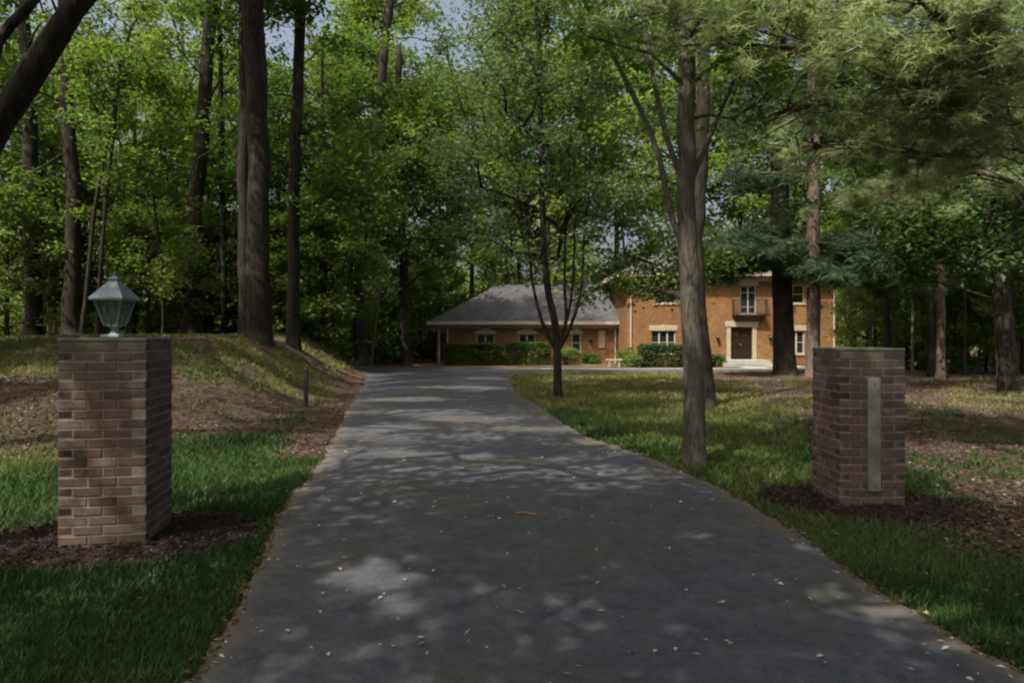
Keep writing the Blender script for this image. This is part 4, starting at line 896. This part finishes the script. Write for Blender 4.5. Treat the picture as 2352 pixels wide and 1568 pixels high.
# ------------------------------------------------------------------ far woods, one mass
r = rng(77); n = 520; px_ = r.uniform(-900, 3300, n); dd = r.uniform(76, 118, n); X_ = (px_ - 1176) * dd / F; top = 15 + 9 * vn(px_ * .006, dd * .03, 3)
top = np.where(np.abs(px_ - 1010) < 70, top * .6, top); zc = r.random(n) ** 1.1 * top; cen = np.stack([X_, dd, zc], 1)
P, idx = scatter_clumps(cen, 2.5, 230, r, .6); ct = r.random(n); V, Fc = leafquads(P, .62, r)
tw = np.clip(.3 + .45 * ct[idx] + r.normal(0, .15, len(P)), 0, 1)
prop(npmesh('far_woods', V, Fc, L_YELLOW, tone=tw), 'far woods reading as one green mass behind the house', kind='stuff')
r = rng(78); n = 200; X1 = np.where(r.random(n) < .62, r.uniform(-34, -8.5, n), r.uniform(21, 44, n)); Y1 = r.uniform(30, 46, n) + 0; kk = (X1 < 0) | (Y1 < 60); X1 = X1[kk]; Y1 = Y1[kk]
X1 = np.concatenate([X1, r.uniform(-20, -7, 90), r.uniform(-13, -3, 50)]); Y1 = np.concatenate([Y1, r.uniform(46, 60, 90), r.uniform(58, 66, 50)]); zc = gz(X1, Y1) + r.random(len(X1)) ** 1.3 * 4; P, idx = scatter_clumps(np.stack([X1, Y1, zc], 1), 1.3, 210, r, .6)
V, Fc = leafquads(P, .38, r); prop(npmesh('undergrowth', V, Fc, L_YELLOW, tone=np.clip(.25 + .4 * r.random(len(zc))[idx] + r.normal(0, .15, len(P)), 0, 1)), 'tangled undergrowth filling the woods', kind='stuff')

# ------------------------------------------------------------------ grass, litter, leaves on the drive
r = rng(5); N = 520000
Yg = 1.9 + 30 * r.random(N) ** 1.9; Xg = (r.random(N) * 2 - 1) * (Yg * .8 + .6)
keep = (r.random(N) < grassness(Xg, Yg) * (.55 + .45 * vn(Xg * 2.5, Yg * 2.5, 7))) & ~on_drive(Xg, Yg, -.015)
for (cx, cy, ra, rb, an) in ((cL[0] + .02, cL[1] - .02, 1.2, .86, R(14)), (cR[0] + .02, cR[1] - .1, 1.1, .78, R(-22))):
    u_ = (Xg - cx) * math.cos(an) + (Yg - cy) * math.sin(an); v_ = -(Xg - cx) * math.sin(an) + (Yg - cy) * math.cos(an); keep &= np.hypot(u_ / ra, v_ / rb) > .86 + .1 * r.random(N)
Xg = Xg[keep]; Yg = Yg[keep]; n = len(Xg); Zg = gz(Xg, Yg); tall = 1 + .5 * (np.minimum(driveL(Yg) - Xg, 9) > 0) * 0
h = (.045 + .035 * r.random(n)) * (1 + .02 * Yg) * (.7 + .6 * vn(Xg * 1.7, Yg * 1.7, 11)); wd = .0032 + .0011 * Yg; th = r.random(n) * 2 * PI; ln = r.normal(0, .5, (n, 2))
B_ = np.stack([np.cos(th) * wd, np.sin(th) * wd, 0 * th], 1); P = np.stack([Xg, Yg, Zg - .008], 1)
T = P + np.stack([ln[:, 0] * h, ln[:, 1] * h, h], 1); V = np.stack([P - B_, P + B_, T], 1).reshape(-1, 3)
ye = yellowness(Xg, Yg); tn = np.clip(.08 + .85 * ye + .25 * vn(Xg * .9, Yg * .9, 21) + r.normal(0, .12, n), 0, 1)
prop(npmesh('grass', V, np.arange(3 * n).reshape(n, 3), M_GRASS, tone=tn), 'short green grass beside the driveway', kind='stuff')

N = 260000; Yg = 2.2 + 34 * r.random(N) ** 1.5; Xg = (r.random(N) * 2 - 1) * (Yg * .82 + .6); g = grassness(Xg, Yg)
keep = (r.random(N) < (1 - g) * .95 + .035) & ~on_drive(Xg, Yg, -.05); Xg = Xg[keep]; Yg = Yg[keep]; n = len(Xg)
P = np.stack([Xg, Yg, gz(Xg, Yg) + .012 + .01 * r.random(n)], 1); V, Fc = leafquads(P, .001, r)
def flatleaves(P, L, r):
    n = len(P); th = r.random(n) * 2 * PI; A = np.stack([np.cos(th), np.sin(th), r.normal(0, .18, n)], 1); U = np.stack([r.normal(0, .22, n), r.normal(0, .22, n), np.ones(n)], 1)
    B = np.cross(A, U); B /= np.linalg.norm(B, axis=1)[:, None]; L = L[:, None]
    return np.stack([P - .5 * L * A, P + .27 * L * B + [0, 0, .004], P + .5 * L * A, P - .27 * L * B + [0, 0, .004]], 1).reshape(-1, 3), np.arange(4 * n).reshape(n, 4)
V, Fc = flatleaves(P, (.024 + .026 * r.random(n)) * (1 + .03 * Yg), r)
prop(npmesh('leaf_litter', V, Fc, M_LITTER, tone=np.clip(r.normal(.45, .25, n), 0, 1)), 'brown fallen leaves over the bare ground', kind='stuff')
n = 800; Yg = 2.6 + 24 * r.random(n) ** 1.6; L_ = driveL(Yg); R_ = driveR(Yg); u = r.random(n); e = r.random(n) < .45; u = np.where(e, np.where(r.random(n) < .5, u ** 3 * .5, 1 - u ** 3 * .5), u); Xg = L_ + .05 + (R_ - L_ - .1) * u
P = np.stack([Xg, Yg, gz(Xg, Yg) + .018 + .03 * np.sin(PI * (.5 - np.arcsin(np.clip(1 - 2 * u, -1, 1)) / PI)) + .008], 1); V, Fc = flatleaves(P, .018 + .028 * r.random(n), r)
prop(npmesh('fallen_leaves', V, Fc, M_PALE, tone=np.clip(r.normal(.5, .25, n), 0, 1)), 'small pale leaves scattered over the asphalt', kind='stuff')
tb = at(1206, 1192, 6.05); mb = MB(); z_ = .055
mb.tube([(tb[0] - .09, tb[1] + .02, z_), (tb[0] - .01, tb[1], z_ + .01), (tb[0] + .07, tb[1] - .015, z_), (tb[0] + .12, tb[1] - .03, z_ + .004)], [.007, .010, .009, .005], 6)
mb.tube([(tb[0] + .02, tb[1], z_ + .006), (tb[0] + .07, tb[1] + .04, z_ + .012)], [.006, .003], 5)
prop(mb.build('fallen_twig', M_TWIG, loc=(tb[0], tb[1], z_)), 'orange-brown dead twig lying in the middle of the driveway', 'twig')
